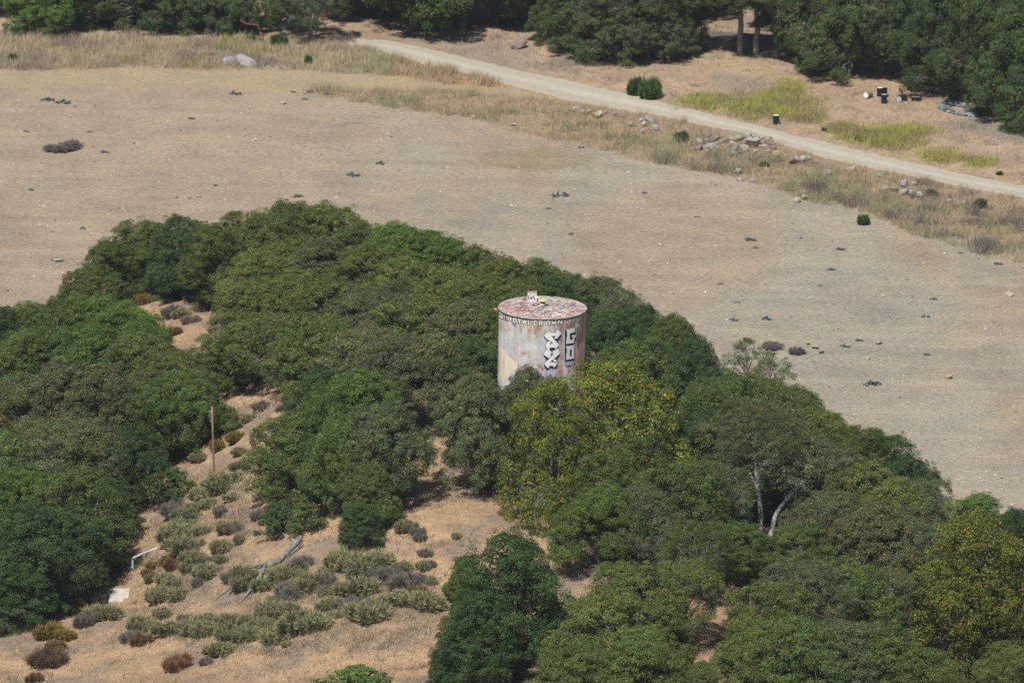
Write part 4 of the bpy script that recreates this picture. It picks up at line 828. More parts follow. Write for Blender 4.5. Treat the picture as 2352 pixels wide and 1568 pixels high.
# fence, stakes, pipe, hoop beyond the road
e = link('wire_fence', None, loc=on(1585, 112)); setp(e, 'short wire mesh fence panel between posts in tree shade', 'fence'); dep = e.location.y * FW[1] + (e.location.z - CAMZ) * FW[2]
fp = [on(1574, 108), on(1590, 110), on(1610, 113)]
for p in fp: link('post', TB().tube([p - e.location - Vector((0, 0, .2)), p - e.location + Vector((0, 0, 1.9))], .04, 6).mesh('post'), e, M_steel)
tb = TB()
for a, c in ((fp[0], fp[1]), (fp[1], fp[2])):
    for i in range(9):
        q = a.lerp(c, i / 8) - e.location; q2 = a.lerp(c, min(1, i / 8 + .35)) - e.location
        tb.tube([q + Vector((0, 0, .05)), q2 + Vector((0, 0, 1.7))], .008, 3, False); tb.tube([q2 + Vector((0, 0, .05)), q + Vector((0, 0, 1.7))], .008, 3, False)
o = link('wire_mesh', tb.mesh('wire_mesh'), e, M_steel)
e = link('wire_roll', None, loc=on(1762, 132)); setp(e, 'slumped roll of wire mesh beside the right pale trunk', 'wire')
for k in range(9):
    r_ = .9 - k * .03; a0 = k * .25
    link('wire', TB().tube([(math.cos(i * .26) * r_ + k * .08, k * .14 - .5, math.sin(i * .26) * r_ * .75 + .02) for i in range(13)], .012, 3, False).mesh('wire'), e, M_steel)
link('stake', TB().tube([(-.95, 0, -.2), (-.9, 0, 1.9)], .035, 5).mesh('stake'), e, M_wood)
e = link('wooden_stake', None, loc=on(1611, 112)); link('shaft', TB().tube([(0, 0, -.2), (.03, 0, 2.3)], .05, 6).mesh('shaft'), e, M_wood); setp(e, 'upright wooden stake right of the crooked trunk by the fence', 'stake')
link('tie', TB().tube([(-.25, 0, 1.8), (.2, 0, 1.85)], .02, 5).mesh('tie'), e, M_steel)
e = link('leaning_stake', None, loc=on(1633, 114)); link('shaft', TB().tube([(0, 0, -.1), (-.55, .3, 1.2)], .035, 6).mesh('shaft'), e, M_steel); setp(e, 'short pale stake leaning left near the wire fence', 'stake')
link('cap', TB().tube([(-.55, .3, 1.2), (-.57, .31, 1.26)], .05, 6).mesh('cap'), e, M_white)
e = link('rusty_pipe', None, loc=on(609, 104)); setp(e, 'bent rust-red pipe sticking out of the bank at the top left', 'pipe'); dep = e.location.y * FW[1] + (e.location.z - CAMZ) * FW[2]
P_ = [Vector(at_depth(u, v, dep)) - e.location for u, v in ((610,106),(605,94),(598,74))]; link('lower_pipe', TB().tube(P_, [.17, .15, .13], 8).mesh('lower_pipe', True), e, M_rustpipe)
P_ = [Vector(at_depth(u, v, dep + .2)) - e.location for u, v in ((598,74),(592,58),(578,57),(565,55),(552,47))]; link('upper_pipe', TB().tube(P_, [.12, .09, .08, .08, .07], 8).mesh('upper_pipe', True), e, M_rustpipe)
e = link('metal_hoop', None, loc=on(1203, 95)); setp(e, 'small bent metal hoop near the pale boulder', 'hoop')
link('bar', TB().tube([(-.3, 0, -.1), (-.3, 0, .5), (-.15, 0, .65), (.1, 0, .65), (.25, 0, .5)], .04, 6).mesh('bar'), e, M_steel)
# lone surveying stake on slope
e = link('iron_stake', None, loc=on(548, 1180)); link('rod', TB().tube([(0, 0, -.1), (-.03, 0, .55)], .03, 5).mesh('rod'), e, M_rustpipe); setp(e, 'thin rusty stake on the slope below the bank clump', 'stake')
# parked car glimpsed through crowns at the top
e = link('parked_car', None, loc=on(1492, -18), rot=(0, 0, .35)); setp(e, 'white car glimpsed through the trees at the top edge', 'car')
bm = bmesh.new(); prof = [(-2.2,.35),(-2.2,.85),(-1.5,1.0),(-.9,1.45),(.6,1.45),(1.2,1.0),(2.1,.9),(2.25,.6),(2.2,.35)]
for s in (-.85, .85):
    bm.faces.new([bm.verts.new((x, s, z)) for x, z in (prof if s > 0 else prof)])
vs = list(bm.verts); n = len(prof)
for i in range(n): bm.faces.new((vs[i], vs[(i + 1) % n], vs[n + (i + 1) % n], vs[n + i]))
bmesh.ops.recalc_face_normals(bm, faces=bm.faces); me = bpy.data.meshes.new('body'); bm.to_mesh(me); bm.free(); link('body', me, e, M_white)
for x in (-1.4, 1.4):
    for s in (-.8, .8): link('wheel', TB().tube([(x, s - .1, .32), (x, s + .1, .32)], .32, 14).mesh('wheel'), e, M_black)
for s in (-.86, .86): link('window', TB().box((-.15, s, 1.2), (1.7, .02, .34)).mesh('window'), e, M_dark)

# ---------------------------------------------------------------- pole, railing, slabs, fallen log
pb = hit(492, 1105); dep = pb.y * FW[1] + (pb.z - CAMZ) * FW[2]
e = link('wooden_pole', None, loc=pb); setp(e, 'bare wooden utility pole, brown below and grey on top, on the slope', 'pole')
top = Vector(at_depth(487, 933, dep)) - pb
link('post', TB().tube([Vector((0, 0, -.5)), Vector((0, 0, 0)), top * .33, top * .66, top], [.10, .098, .092, .086, .08], 14).mesh('post', True), e, M_wood)
link('bracket', TB().box(top + Vector((-.12, -.02, -.42)), (.14, .1, .1)).mesh('bracket'), e, M_steel)
link('wire', TB().tube([top + Vector((-.24, 0, -.45)), top + Vector((-.18, 0, -.9)), top + Vector((-.14, 0, -1.3))], .012, 5).mesh('wire'), e, M_steel)
rb = hit(305, 1312); dep = rb.y * FW[1] + (rb.z - CAMZ) * FW[2]
e = link('pipe_railing', None, loc=rb); setp(e, 'pale painted pipe with one post, bent like a barrier arm', 'railing')
A = [Vector(at_depth(u, v, dep)) - rb for u, v in ((305,1312),(304.5,1290),(304,1284))]
link('upright', TB().tube([A[0] - Vector((0, 0, .4)), A[0], A[1], A[2]], .09, 8).mesh('upright', True), e, M_steel)
B = [Vector(at_depth(u, v, dep + k)) - rb for u, v, k in ((304,1284,0),(307,1280,0),(330,1270,-.5),(362,1258,-1.2))]
link('arm', TB().tube(B, [.09, .10, .09, .08], 8).mesh('arm', True), e, M_steel)
for (u, v, w, d, hh, lab) in ((272, 1384, 1.55, 2.4, .35, 'pale concrete slab at the foot of the left slope, lower of two'), (283, 1262, 1.0, 2.8, .35, 'pale concrete slab partly under the dark trees, upper of two')):
    p = hit(u, v); bm = bmesh.new(); bmesh.ops.create_cube(bm, size=1); bmesh.ops.scale(bm, vec=(w, d, hh), verts=bm.verts); bmesh.ops.bevel(bm, geom=bm.edges[:], offset=.03, segments=1)
    for v_ in bm.verts: v_.co.x += v_.co.y * .05
    me = bpy.data.meshes.new('concrete_slab'); bm.to_mesh(me); bm.free(); setp(link('concrete_slab', me, None, M_conc, p + Vector((0, d / 2, hh * .25)), (math.radians(8), 0, .05)), lab, 'slab')
lb_ = hit(640, 1300); e = link('fallen_log', None, loc=lb_); setp(e, 'weathered grey fallen tree trunk split into two limbs on the slope', 'fallen tree')
def gp(u, v, dz): p = hit(u, v); return p + Vector((0, 0, dz)) - lb_
def logpart(nm, pts, rad, n=10):
    o = link(nm, TB().tube([gp(u, v, z * .7) for u, v, z in pts], [q * .74 for q in rad], n).mesh(nm, True), e, M_bark); o.color = (.25, .24, .23, 1)
logpart('trunk', [(692,1246,.62),(680,1256,.5),(668,1268,.42),(655,1282,.36),(640,1294,.36),(622,1304,.38),(610,1308,.4)], [.26, .38, .36, .32, .30, .28, .24])
logpart('root_stub', [(668,1252,.75),(674,1254,.6),(682,1256,.5)], [.16, .2, .2])
logpart('limb', [(610,1306,.4),(600,1326,.35),(590,1342,.3),(578,1356,.25),(566,1370,.2),(552,1384,.12),(540,1392,.05)], [.2, .22, .21, .19, .16, .12, .06])
logpart('limb', [(612,1303,.45),(595,1308,.5),(575,1315,.5),(555,1326,.45),(540,1335,.4),(533,1350,.3),(530,1365,.25)], [.2, .17, .14, .12, .11, .1, .06])
logpart('branch', [(534,1348,.3),(520,1360,.2),(505,1372,.15),(485,1385,.1)], [.09, .08, .06, .03], 6)
logpart('branch', [(530,1362,.25),(524,1375,.2),(528,1388,.15),(522,1402,.1)], [.07, .08, .06, .03], 6)
logpart('branch', [(545,1332,.42),(540,1322,.6),(528,1316,.7),(515,1318,.6)], [.07, .06, .05, .02], 6)
logpart('branch', [(590,1310,.5),(578,1304,.65),(562,1304,.6)], [.07, .06, .03], 6)
logpart('branch', [(600,1306,.5),(596,1298,.85),(590,1292,.9)], [.07, .05, .02], 6)
e = link('split_branch', None, loc=gp(695, 1255, .1) + lb_); setp(e, 'thin split branch lying right of the fallen log', 'branch')
o = link('wood', TB().tube([Vector((0, 0, .25)), gp(684, 1264, .2) - gp(695, 1255, .1), gp(672, 1274, .15) - gp(695, 1255, .1), gp(660, 1284, .1) - gp(695, 1255, .1)], [.07, .09, .08, .04], 6).mesh('wood', True), e, M_bark); o.color = (.32, .26, .21, 1)
o = link('twig', TB().tube([gp(684, 1264, .2) - gp(695, 1255, .1), gp(692, 1262, .5) - gp(695, 1255, .1), gp(700, 1256, .5) - gp(695, 1255, .1)], [.05, .04, .015], 5).mesh('twig', True), e, M_bark); o.color = (.32, .26, .21, 1)

# ---------------------------------------------------------------- the water tank
RIM = 3.5; RS = 3.44; DEP = F * 7.0 / (355.4 / 1.7415)
tc0 = Vector(at_depth(1246, 706, DEP)); base_z = float(H(tc0.x, tc0.y)); TH = tc0.z - base_z + .4
tank = link('water_tank', None, loc=(tc0.x, tc0.y, base_z - .4)); setp(tank, 'rusty grey cylindrical steel water tank covered in graffiti on the wooded hill', 'water tank')
tilt = Matrix.Rotation(math.radians(1.0), 4, 'Y'); top_off = tilt @ Vector((0, 0, TH)); tank.location = tc0 - top_off; tank.rotation_euler = (0, math.radians(1.0), 0)
TM = Matrix.Translation(tank.location) @ tilt; TMI = TM.inverted()
M_shell, t, b = mat('painted_rusting_steel', rough=.55, spec=.3)
uvn = N(t, 'ShaderNodeUVMap', uv_map='wall').outputs[0]
def mapv(t, v, s, l=(0, 0, 0)):
    m = N(t, 'ShaderNodeMapping'); m.inputs['Scale'].default_value = s; m.inputs['Location'].default_value = l; t.links.new(v, m.inputs['Vector']); return m.outputs[0]
grey = ramp(t, noise(t, mapv(t, uvn, (2.2, .22, 1)), 1, 5, .6), [(.3, (.38, .39, .395)), (.5, (.49, .50, .50)), (.7, (.64, .63, .61))])
grey = mix(t, ramp(t, noise(t, mapv(t, uvn, (1.1, 1.3, 1), (3, 5, 0)), 1, 4, .6), [(.42, 0.0), (.62, .6)]), grey, (.36, .37, .38))
rust = ramp(t, noise(t, mapv(t, uvn, (1.0, .55, 1), (7, 2, 0)), 1.1, 7, .72), [(.505, 0.0), (.59, .75), (.70, 1.0)])
rust2 = ramp(t, noise(t, mapv(t, uvn, (3.2, .16, 1), (1, 9, 0)), 1, 5, .6), [(.56, 0.0), (.66, .8)])
rust3 = ramp(t, noise(t, mapv(t, uvn, (.35, 3.2, 1), (4, 4, 0)), 1, 6, .65), [(.60, 0.0), (.70, .7)])
rc = ramp(t, noise(t, mapv(t, uvn, (3, 2, 1)), 1, 5), [(.35, (.24, .095, .05)), (.55, (.42, .20, .11)), (.7, (.52, .34, .22))])
c = mix(t, rust, grey, rc); c = mix(t, rust2, c, rc); c = mix(t, rust3, c, rc)
# more rust on the right-hand quarter of the wall
sx = N(t, 'ShaderNodeSeparateXYZ'); t.links.new(uvn, sx.inputs[0])
rr_ = ramp(t, sx.outputs[0], [(0, 0.0), (.45, 0.0), (.72, 1.0), (1, 1.0)])
mr = N(t, 'ShaderNodeMapRange'); mr.inputs['From Min'].default_value = -3.4 * 1.57; mr.inputs['From Max'].default_value = 3.4 * 1.57; t.links.new(sx.outputs[0], mr.inputs['Value'])
for l in list(t.links):
    if l.from_node == sx and l.to_node.type == 'VALTORGB': t.links.remove(l)
rn = rr_.node; t.links.new(mr.outputs[0], rn.inputs[0])
extra = N(t, 'ShaderNodeMath', operation='MULTIPLY'); t.links.new(rr_, extra.inputs[0]); t.links.new(ramp(t, noise(t, mapv(t, uvn, (2.4, .2, 1), (5, 1, 0)), 1, 5, .65), [(.40, 0.0), (.54, .85)]), extra.inputs[1])
c = mix(t, extra.outputs[0], c, (.33, .13, .08))
# sulphur and cream stains under the lettering
mz = N(t, 'ShaderNodeMapRange'); mz.inputs['From Min'].default_value = TH - 3.3; mz.inputs['From Max'].default_value = TH - 1.0; t.links.new(sx.outputs[1], mz.inputs['Value'])
ys = N(t, 'ShaderNodeMath', operation='MULTIPLY'); t.links.new(mz.outputs[0], ys.inputs[0]); t.links.new(ramp(t, noise(t, mapv(t, uvn, (1.6, .35, 1), (2, 2, 0)), 1, 4), [(.50, 0.0), (.64, .8)]), ys.inputs[1])
c = mix(t, ys.outputs[0], c, ramp(t, noise(t, mapv(t, uvn, (1, 1, 1), (9, 2, 0)), 1.2, 3), [(.42, (.60, .56, .28)), (.5, (.72, .66, .50)), (.62, (.70, .70, .70))]))
t.links.new(c, b.inputs['Base Color']); bump(t, b, noise(t, mapv(t, uvn, (.6, .5, 1)), 1, 3), .05, .6)
nseg = 160; V = []; UV = []; zs = [0, 2.1, 2.13, 4.3, 4.33, 6.5, 6.53, 8.7, 8.73, 10.6, 10.63, TH - .02]
zs = [z for z in zs if z < TH - .05] + [TH - .02]
for j, z in enumerate(zs):
    for k in range(nseg):
        a = 2 * math.pi * k / nseg; r_ = RS - (.012 if j in (2, 4, 6, 8, 10) else 0); V.append((math.sin(a) * r_, -math.cos(a) * r_, z))
faces = []; uvs = []
for j in range(len(zs) - 1):
    for k in range(nseg):
        k2 = (k + 1) % nseg; faces.append((j * nseg + k, j * nseg + k2, (j + 1) * nseg + k2, (j + 1) * nseg + k))
        def th(q): a = 2 * math.pi * q / nseg; return (a - 2 * math.pi if k >= nseg // 2 else a) * RS
        uvs += [(th(k), zs[j]), (th(k + 1), zs[j]), (th(k + 1), zs[j + 1]), (th(k), zs[j + 1])]
me = npmesh('shell', V, faces, None, True); ul = me.uv_layers.new(name='wall'); ul.data.foreach_set('uv', np.array(uvs, np.float32).ravel())
link('shell', me, tank, M_shell)
M_roof, t, b = mat('graffiti_covered_roof', rough=.7, spec=.2)
tcn = N(t, 'ShaderNodeTexCoord').outputs['Object']
c = ramp(t, noise(t, tcn, .9, 6, .7), [(.33, (.26, .15, .11)), (.45, (.38, .27, .21)), (.53, (.50, .42, .36)), (.62, (.34, .20, .14)), (.72, (.29, .25, .25))])
c = mix(t, ramp(t, noise(t, mapv(t, tcn, (1, 1.4, 1), (11, 3, 0)), 2.4, 6, .75), [(.53, 0.0), (.63, .7)]), c, (.70, .67, .64))
c = mix(t, ramp(t, noise(t, mapv(t, tcn, (1, 1, 1), (21, 8, 0)), 1.3, 5, .7), [(.63, 0.0), (.71, .6)]), c, (.55, .22, .27))
c = mix(t, ramp(t, noise(t, mapv(t, tcn, (1, 1, 1), (4, 28, 0)), 1.6, 5, .7), [(.60, 0.0), (.68, .7)]), c, (.16, .26, .36))
t.links.new(c, b.inputs['Base Color'])
link('roof', TB().lathe([(RIM, TH - .03), (RIM, TH), (.0001, TH + .14)], 120).mesh('roof', False), tank, M_roof)
M_rim, t, b = mat('dark_rusty_rim', (.07, .045, .04), .7)
link('rim', TB().lathe([(RS + .003, TH - .10), (RIM - .01, TH - .10), (RIM - .01, TH - .033), (RS + .003, TH - .033)], 120).mesh('rim', False), tank, M_rim)
M_yel, t, b = mat('yellow_vent_cap', (.62, .56, .16), .6)
tcn = N(t, 'ShaderNodeTexCoord').outputs['Object']; t.links.new(ramp(t, noise(t, tcn, 6, 4), [(.4, (.66, .62, .30)), (.55, (.55, .5, .12)), (.68, (.2, .32, .3))]), b.inputs['Base Color'])
M_collar, t, b = mat('white_collar', (.7, .66, .66), .6)
vz = TH + .13
link('vent_collar', TB().lathe([(.22, vz - .02), (.22, vz + .26), (.20, vz + .26), (.20, vz + .02)], 28).mesh('vent_collar', True), tank, M_collar)
link('vent_throat', TB().lathe([(.205, vz + .25), (.205, vz + .262), (.0001, vz + .262)], 24).mesh('vent_throat'), tank, M_rustpipe)
for k in range(4):
    a = .6 + k * 1.5708; link('vent_post', TB().box((.19 * math.cos(a), .19 * math.sin(a), vz + .36), (.035, .035, .24)).mesh('vent_post'), tank, M_rim)
link('vent_cap', TB().lathe([(.0001, vz + .47), (.36, vz + .46), (.385, vz + .47), (.36, vz + .485), (.0001, vz + .56)], 32).mesh('vent_cap', True), tank, M_yel)
# overflow fitting on the left of the rim and a small bracket at the back
a = math.radians(-84); n_ = Vector((math.sin(a), -math.cos(a), 0)); M_pinkp, t, b = mat('pink_splashed_pipe', (.5, .3, .3), .6)
link('overflow_pipe', TB().tube([n_ * (RS - .05) + Vector((0, 0, TH - .2)), n_ * (RS + .22) + Vector((0, 0, TH - .2)), n_ * (RS + .26) + Vector((0, 0, TH - .12)), n_ * (RS + .26) + Vector((0, 0, TH - .02))], [.08, .1, .12, .1], 10).mesh('overflow_pipe', True), tank, M_pinkp)
link('roof_bracket', TB().tube([(-1.75, 3.0, TH), (-1.75, 3.0, TH + .18), (-1.95, 3.05, TH + .25)], .06, 6).mesh('roof_bracket'), tank, M_rim)

# lettering: flat print wrapped on the wall, every shape cut fine enough to follow the curve
def to_wall(u, v, off):
    o = TMI @ Vector(CAM); d = (TM.to_3x3().inverted() @ Vector(ray(u, v))); r_ = RS
    A_ = d.x ** 2 + d.y ** 2; B_ = 2 * (o.x * d.x + o.y * d.y); C_ = o.x ** 2 + o.y ** 2 - r_ * r_; ds = B_ * B_ - 4 * A_ * C_
    if ds < 0: ds = 0
    tt = (-B_ - math.sqrt(ds)) / (2 * A_); p = o + d * tt; return math.atan2(p.x, -p.y) * RS, p.z
def z4(x, y): return ((1960 + x / 4.9) / 1.7415, (1240 + y / 4.9) / 1.7415)
def offset_poly(P, d):
    n = len(P); A_ = sum(P[i][0] * P[(i + 1) % n][1] - P[(i + 1) % n][0] * P[i][1] for i in range(n)); s = 1 if A_ > 0 else -1; out = []
    for i in range(n):
        p0, p1, p2 = Vector(P[i - 1]), Vector(P[i]), Vector(P[(i + 1) % n]); e1 = (p1 - p0).normalized(); e2 = (p2 - p1).normalized()
        n1 = Vector((e1.y, -e1.x)) * s; n2 = Vector((e2.y, -e2.x)) * s; m_ = (n1 + n2); m_ = m_ / max(.45, m_.length_squared) * 1.0 * 2 if m_.length > .2 else n1
        m_ = m_ * .5 * 2 if False else m_; q = p1 + m_.normalized() * min(d * 1.6, d / max(.5, m_.normalized().dot(n1))); out.append((q.x, q.y))
    return out
class Decal:
    def __init__(s, name, m): s.name, s.m, s.V, s.F, s.k = name, m, [], [], 0
    def poly(s, P, off):
        W_ = [to_wall(*z4(x, y), 0) for x, y in P]; tri = tessellate_polygon([[Vector((a, b_, 0)) for a, b_ in W_]])
        bm = bmesh.new(); vs = [bm.verts.new((a, b_, 0)) for a, b_ in W_]
        for f in tri:
            try: bm.faces.new([vs[i] for i in f])
            except ValueError: pass
        x0 = min(w[0] for w in W_); x1 = max(w[0] for w in W_); x = math.ceil(x0 / .12) * .12
        while x < x1:
            bmesh.ops.bisect_plane(bm, geom=bm.verts[:] + bm.edges[:] + bm.faces[:], plane_co=(x, 0, 0), plane_no=(1, 0, 0)); x += .12
        bmesh.ops.recalc_face_normals(bm, faces=bm.faces); bm.verts.index_update(); b0 = len(s.V); off = off + (s.k % 6) * .0012; s.k += 1
        for v in bm.verts: r_ = RS + off; a = v.co.x / RS; s.V.append((math.sin(a) * r_, -math.cos(a) * r_, v.co.y))
        for f in bm.faces: s.F.append([b0 + v.index for v in f.verts])
        bm.free()
    def stroke(s, pts, w, off):
        for (a, b_) in zip(pts[:-1], pts[1:]):
            a, b_ = Vector(a), Vector(b_); d = (b_ - a).normalized() * (w / 2); n_ = Vector((d.y, -d.x))
            s.poly([tuple(a - d - n_), tuple(a - d + n_), tuple(b_ + d + n_), tuple(b_ + d - n_)], off)
    def done(s):
        me = bpy.data.meshes.new(s.name); me.from_pydata(s.V, [], s.F); me.update(); return link(s.name, me, tank, s.m)
M_ink, t, b = mat('black_paint', (.02, .022, .03), .6)
M_lav, t, b = mat('lavender_paint', (.52, .50, .66), .6)
M_cream, t, b = mat('cream_paint', (.78, .68, .50), .6)
tcn = N(t, 'ShaderNodeTexCoord').outputs['Object']; t.links.new(ramp(t, noise(t, mapv(t, tcn, (2, 2, .5)), 1.2, 5), [(.35, (.62, .52, .38)), (.55, (.80, .70, .52)), (.7, (.84, .80, .70))]), b.inputs['Base Color'])
M_gw, t, b = mat('white_graffiti_paint', (.86, .86, .84), .55)
M_redst, t, b = mat('red_stain', (.36, .10, .09), .7)
tcn = N(t, 'ShaderNodeTexCoord').outputs['Object']; t.links.new(ramp(t, noise(t, mapv(t, tcn, (3, 3, .5)), 1.6, 6, .7), [(.38, (.44, .40, .38)), (.48, (.36, .20, .15)), (.6, (.32, .10, .08)), (.72, (.45, .42, .40))]), b.inputs['Base Color'])
cr = Decal('cream_patch', M_cream)
cr.poly([(192,720),(225,735),(262,760),(300,800),(330,850),(372,905),(430,960),(520,1015),(535,1060),(536,1120),(522,1180),(420,1190),(380,1290),(345,1320),(300,1400),(262,1420),(215,1330),(185,1250),(180,900)], .002)
cr.stroke([(285,575),(252,590),(248,640),(285,655),(280,690),(250,690)], 16, .002); cr.done()
rd = Decal('red_stain', M_redst)
for P in ([(1700,330),(1760,320),(1780,420),(1765,600),(1750,760),(1720,780),(1700,700),(1690,560),(1702,420)], [(1740,240),(1775,235),(1785,290),(1750,310)], [(1380,300),(1402,300),(1410,520),(1400,700),(1384,740),(1372,560)], [(1500,290),(1600,280),(1590,330),(1540,350),(1505,340)]): rd.poly(P, .002)
rd.done()
S1 = [(1165,402),(1178,436),(1292,434),(1298,376),(1322,378),(1392,442),(1386,470),(1300,566),(1250,556),(1288,505),(1200,505),(1345,650),(1345,690),(1285,765),(1268,732),(1172,732),(1165,782),(1140,782),(1088,708),(1088,662),(1132,612),(1188,612),(1210,625),(1172,662),(1248,662),(1110,560),(1060,500),(1062,486)]
K1 = [(1052,482),(1058,535),(1122,604),(1080,660),(1080,712),(1130,790),(1310,790),(1350,705),(1352,650),(1332,606),(1398,515),(1402,438),(1328,368),(1288,370),(1282,424),(1184,426),(1168,394)]
S2a = [(1112,768),(1203,806),(1206,856),(1172,858),(1200,888),(1148,940),(1055,872),(1050,848)]
S2b = [(1216,806),(1312,760),(1328,756),(1366,828),(1360,856),(1172,1016),(1248,1018),(1238,965),(1285,960),(1322,1020),(1320,1048),(1250,1130),(1236,1088),(1162,1088),(1155,1132),(1128,1130),(1068,1060),(1066,1035),(1112,984),(1250,858),(1216,856)]
K2 = [(1044,850),(1106,764),(1200,798),(1215,798),(1328,748),(1373,828),(1370,880),(1322,955),(1328,1015),(1328,1075),(1300,1140),(1275,1165),(1120,1190),(1062,1110),(1060,1032),(1102,972),(1052,900)]
S3 = [(1160,1152),(1172,1184),(1228,1184),(1234,1152),(1262,1150),(1306,1215),(1300,1245),(1262,1290),(1212,1362),(1192,1330),(1190,1255),(1150,1290),(1070,1368),(1045,1330),(1110,1200)]
G1 = [(1494,380),(1662,345),(1655,430),(1560,455),(1562,575),(1615,580),(1618,522),(1600,518),(1600,490),(1676,480),(1672,530),(1650,540),(1646,640),(1492,662),(1486,590),(1500,470)]
KG = [(1465,398),(1482,372),(1668,337),(1666,430),(1684,478),(1680,535),(1660,620),(1652,662),(1492,704),(1468,694)]
G2 = [(1490,704),(1645,684),(1645,942),(1490,972)]; KG2 = [(1465,712),(1488,698),(1652,676),(1652,965),(1492,1004),(1466,994)]
G3 = [(1474,1022),(1640,992),(1636,1062),(1478,1088)]
hl = Decal('lavender_halo', M_lav)
for P in (K1, K2, offset_poly(S3, 10), KG, KG2): hl.poly(offset_poly(P, 11), .006)
hl.done()
ik = Decal('black_shading', M_ink)
for P in (K1, K2, offset_poly(S3, 5), KG, KG2, offset_poly(G3, 4)): ik.poly(P, .016)
ik.done()
for P in (S1, (S2a, S2b), G1, G2):
    wh = Decal('white_letter', M_gw)
    for q in (P if isinstance(P, tuple) else (P,)): wh.poly(q, .026)
    wh.done()
for P in (S3, G3): lv = Decal('lavender_letter', M_lav); lv.poly(P, .034); lv.done()
lv = Decal('lavender_link', M_lav); lv.poly([(1172,1142),(1222,1142),(1222,1178),(1172,1178)], .034); lv.done()
for P in ([(1558,772),(1594,768),(1594,890),(1558,894)], [(1172,738),(1266,738),(1266,776),(1172,776)], [(1184,1340),(1190,1250),(1204,1252),(1200,1310)]): i2 = Decal('letter_gap', M_ink); i2.poly(P, .036); i2.done()
for P in ([(1188,614),(1212,628),(1172,664)], [(1300,566),(1250,556),(1344,652)], [(1216,806),(1214,858)], [(1160,940),(1108,984)], [(1250,1018),(1318,1022)], [(1485,590),(1500,470),(1494,420)], [(1500,840),(1494,760)]):
    i2 = Decal('letter_line', M_ink); i2.stroke(P, 12, .036); i2.done()
# HOTEL CROWN GYPSIE: each letter as strokes in a cell, then placed along the rim
GLY = {'H': [[(0,0),(0,1)],[(1,0),(1,1)],[(0,.5),(1,.5)]], 'O': [[(0,0),(1,0),(1,1),(0,1),(0,0)]], 'T': [[(0,0),(1,0)],[(.5,0),(.5,1)]], 'E': [[(1,0),(0,0),(0,1),(1,1)],[(0,.5),(.85,.5)]],
 'L': [[(0,0),(0,1),(1,1)]], 'C': [[(1,0),(0,0),(0,1),(1,1)]], 'R': [[(0,1),(0,0),(1,0),(1,.5),(0,.5)],[(.45,.5),(1,1)]], 'W': [[(0,0),(.15,1),(.5,.35),(.85,1),(1,0)]], 'N': [[(0,1),(0,0),(1,1),(1,0)]],
 'G': [[(1,0),(0,0),(0,1),(1,1),(1,.5),(.5,.5)]], 'Y': [[(0,0),(.5,.5),(1,0)],[(.5,.5),(.5,1)]], 'P': [[(0,1),(0,0),(1,0),(1,.5),(0,.5)]], 'S': [[(1,0),(0,0),(0,.5),(1,.5),(1,1),(0,1)]], 'I': [[(.5,0),(.5,1)]], 'U': [[(0,0),(0,1),(1,1),(1,0)]], '!': [[(.5,0),(.5,.62)],[(.5,.9),(.5,1)]]}
LET = [('U',184,92,22,44,.05),('N',224,98,28,66,.1),('!',285,108,14,80,.1),('!',318,118,12,78,.1),('H',358,132,56,62,.14),('O',464,162,50,60,.12),('T',548,180,58,70,.1),('E',658,205,62,52,.08),('L',752,205,60,64,.06),
 ('C',872,212,52,84,.0),('R',968,214,54,80,.0),('O',1104,222,62,58,-.02),('W',1216,212,72,60,-.04),('N',1342,196,62,72,-.06),('G',1470,190,46,76,-.12),('Y',1546,182,38,66,-.14),('P',1618,170,26,66,-.16),('S',1676,150,30,62,-.2),('I',1716,140,20,66,-.2),('E',1752,130,32,58,-.2)]
for i, (ch, x, y, w, h_, sk) in enumerate(LET):
    tk = 17 if 4 <= i < 14 else 12; dk = Decal('letter_outline', M_ink); wl = Decal('letter', M_gw)
    for st_ in GLY[ch]:
        pts = [(x + w * a, y + h_ * b_ + w * a * sk * 1.6) for a, b_ in st_]
        dk.stroke(pts, tk + (20 if i < 14 else 9), .006); wl.stroke(pts, tk, .018)
    dk.done(); wl.done()
bl = Decal('blue_tag', mat('blue_paint', (.06, .08, .35), .6)[0])
for x in (438, 478): bl.stroke([(x, 245), (x + 4, 300)], 6, .004); bl.stroke([(x + 24, 250), (x + 6, 272), (x + 26, 305)], 5, .012)
bl.done()
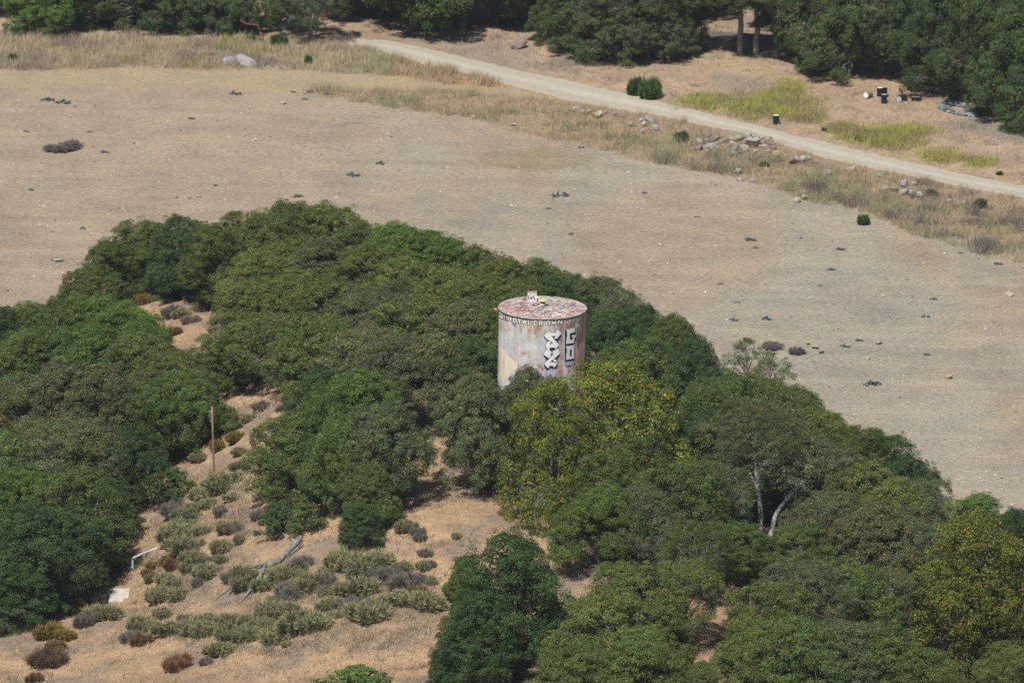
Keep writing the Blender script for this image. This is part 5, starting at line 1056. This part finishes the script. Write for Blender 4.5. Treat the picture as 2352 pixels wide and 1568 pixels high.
# scribbles on the roof: thin painted ribbons in many colours
r = np.random.RandomState(12); cols = [('white', (.82, .80, .78), 150), ('pink', (.60, .16, .27), 34), ('black', (.05, .05, .06), 90), ('blue', (.12, .22, .38), 30), ('yellow', (.66, .56, .14), 14), ('violet', (.40, .34, .46), 18), ('rust', (.34, .15, .09), 90)]
for ci, (nm, cc, cnt) in enumerate(cols):
    V = []; F_ = []
    for k in range(cnt):
        rr_ = RIM * math.sqrt(r.rand()) * .93; a = r.uniform(0, 6.28)
        if nm == 'pink': a = r.normal(math.pi, .5); rr_ = RIM * r.uniform(.35, .93)
        if nm == 'yellow': a = r.normal(1.2, .25); rr_ = RIM * r.uniform(.86, .95)
        p = np.array([rr_ * math.cos(a), rr_ * math.sin(a)]); d = r.uniform(-.6, .6) + (math.pi if r.rand() < .5 else 0); w = r.choice([.02, .03, .05, .09], p=[.35, .35, .2, .1])
        L_ = []
        for s in range(r.randint(4, 12)):
            L_.append(p.copy()); d += r.normal() * .9; p = p + np.array([math.cos(d), math.sin(d)]) * r.uniform(.08, .28)
            if np.hypot(*p) > RIM * .96: break
        if len(L_) < 2: continue
        zo = .004 + .0012 * ((k * 7 + ci * 3) % 18)
        for p0, p1 in zip(L_[:-1], L_[1:]):
            t_ = (p1 - p0) / (np.linalg.norm(p1 - p0) + 1e-9); n2 = np.array([-t_[1], t_[0]]) * w / 2; b0 = len(V)
            for q in (p0 - n2, p0 + n2, p1 + n2, p1 - n2): V.append((q[0], q[1], TH + .14 * (1 - np.hypot(*q) / RIM) + zo))
            F_.append((b0, b0 + 1, b0 + 2, b0 + 3)[::-1]); zo += .0003
    me = npmesh('roof_scribble', V, F_); setp(link('roof_scribble', me, tank, mat(nm + '_spray_paint', cc, .6)[0]), kind='stuff')
# painted board box on the roof
bx = link('painted_box', None, loc=(TM @ Vector((-.82, 1.55, TH + .08)))); bx.rotation_euler = (0, math.radians(1), math.radians(3)); setp(bx, 'white box lettered in black standing on the tank roof behind the vent', 'box')
link('box_body', TB().box((0, 0, .38), (.70, .45, .74)).mesh('box_body'), bx, M_gw)
link('box_edge', TB().box((0, 0, .765), (.73, .48, .03)).mesh('box_edge'), bx, mat('box_edge_brown', (.3, .2, .12), .8)[0])
M_inkb = M_ink
def boxstroke(name, strokes, w):
    V = []; F_ = []; k = 0
    for pts in strokes:
        for (x0, y0), (x1, y1) in zip(pts[:-1], pts[1:]):
            a_, c_ = Vector(((x0 - 918) / 195 * .70 - .35, (305 - y0) / 195 * .74)), Vector(((x1 - 918) / 195 * .70 - .35, (305 - y1) / 195 * .74)); d = (c_ - a_).normalized() * (w / 2); n_ = Vector((-d.y, d.x)); b0 = len(V)
            for q in (a_ - d - n_, c_ + d - n_, c_ + d + n_, a_ - d + n_): V.append((q.x, -.225 - .003 - .0011 * (k % 9), q.y))
            F_.append((b0, b0 + 1, b0 + 2, b0 + 3)); k += 1
    me = npmesh(name, V, F_); link(name, me, bx, M_ink)
boxstroke('box_lettering', [[(962,176),(945,172),(934,188),(934,228),(946,240),(964,232)], [(1012,208),(994,200),(982,214),(986,234),(1004,238),(1012,212),(1008,244)], [(1020,182),(1062,178)], [(1042,182),(1044,226),(1062,240)]], .062)
boxstroke('box_scribble', [[(942,150),(948,128),(956,150)], [(962,150),(962,132),(972,140)], [(984,132),(978,150),(990,148)], [(998,130),(998,150)], [(1010,130),(1016,150),(1022,130)], [(1030,152),(1050,130),(1046,152),(1068,128)], [(1072,150),(1100,126)], [(1082,152),(1106,156)],
  [(928,268),(930,286),(948,280),(946,262)], [(958,270),(958,286),(972,286)], [(982,268),(998,286)], [(1010,270),(1012,286),(1028,268),(1030,286)], [(1040,262),(1040,286)], [(1052,256),(1064,286),(1074,250)], [(1080,240),(1082,284)], [(1092,250),(1106,270),(1096,284)], [(1066,214),(1080,240)], [(1084,210),(1074,250)]], .018)

# ---------------------------------------------------------------- air
hx = (float(gx.max() - gx.min()) + 20) ; hy = float(gy.max() - gy.min()) + 20; M_haze = bpy.data.materials.new('summer_haze'); M_haze.use_nodes = True; t = M_haze.node_tree
for n_ in list(t.nodes):
    if n_.type == 'BSDF_PRINCIPLED': t.nodes.remove(n_)
pv = t.nodes.new('ShaderNodeVolumePrincipled'); pv.inputs['Color'].default_value = (.80, .88, 1, 1); pv.inputs['Density'].default_value = HAZE; pv.inputs['Anisotropy'].default_value = .3
t.links.new(pv.outputs[0], t.nodes['Material Output'].inputs['Volume'])
setp(link('haze', TB().box((float(gx.max() + gx.min()) / 2, float(gy.max() + gy.min()) / 2, 101.5), (hx, hy, 209)).mesh('haze'), None, M_haze), 'thin summer haze over the whole valley', 'haze', None, 'stuff')
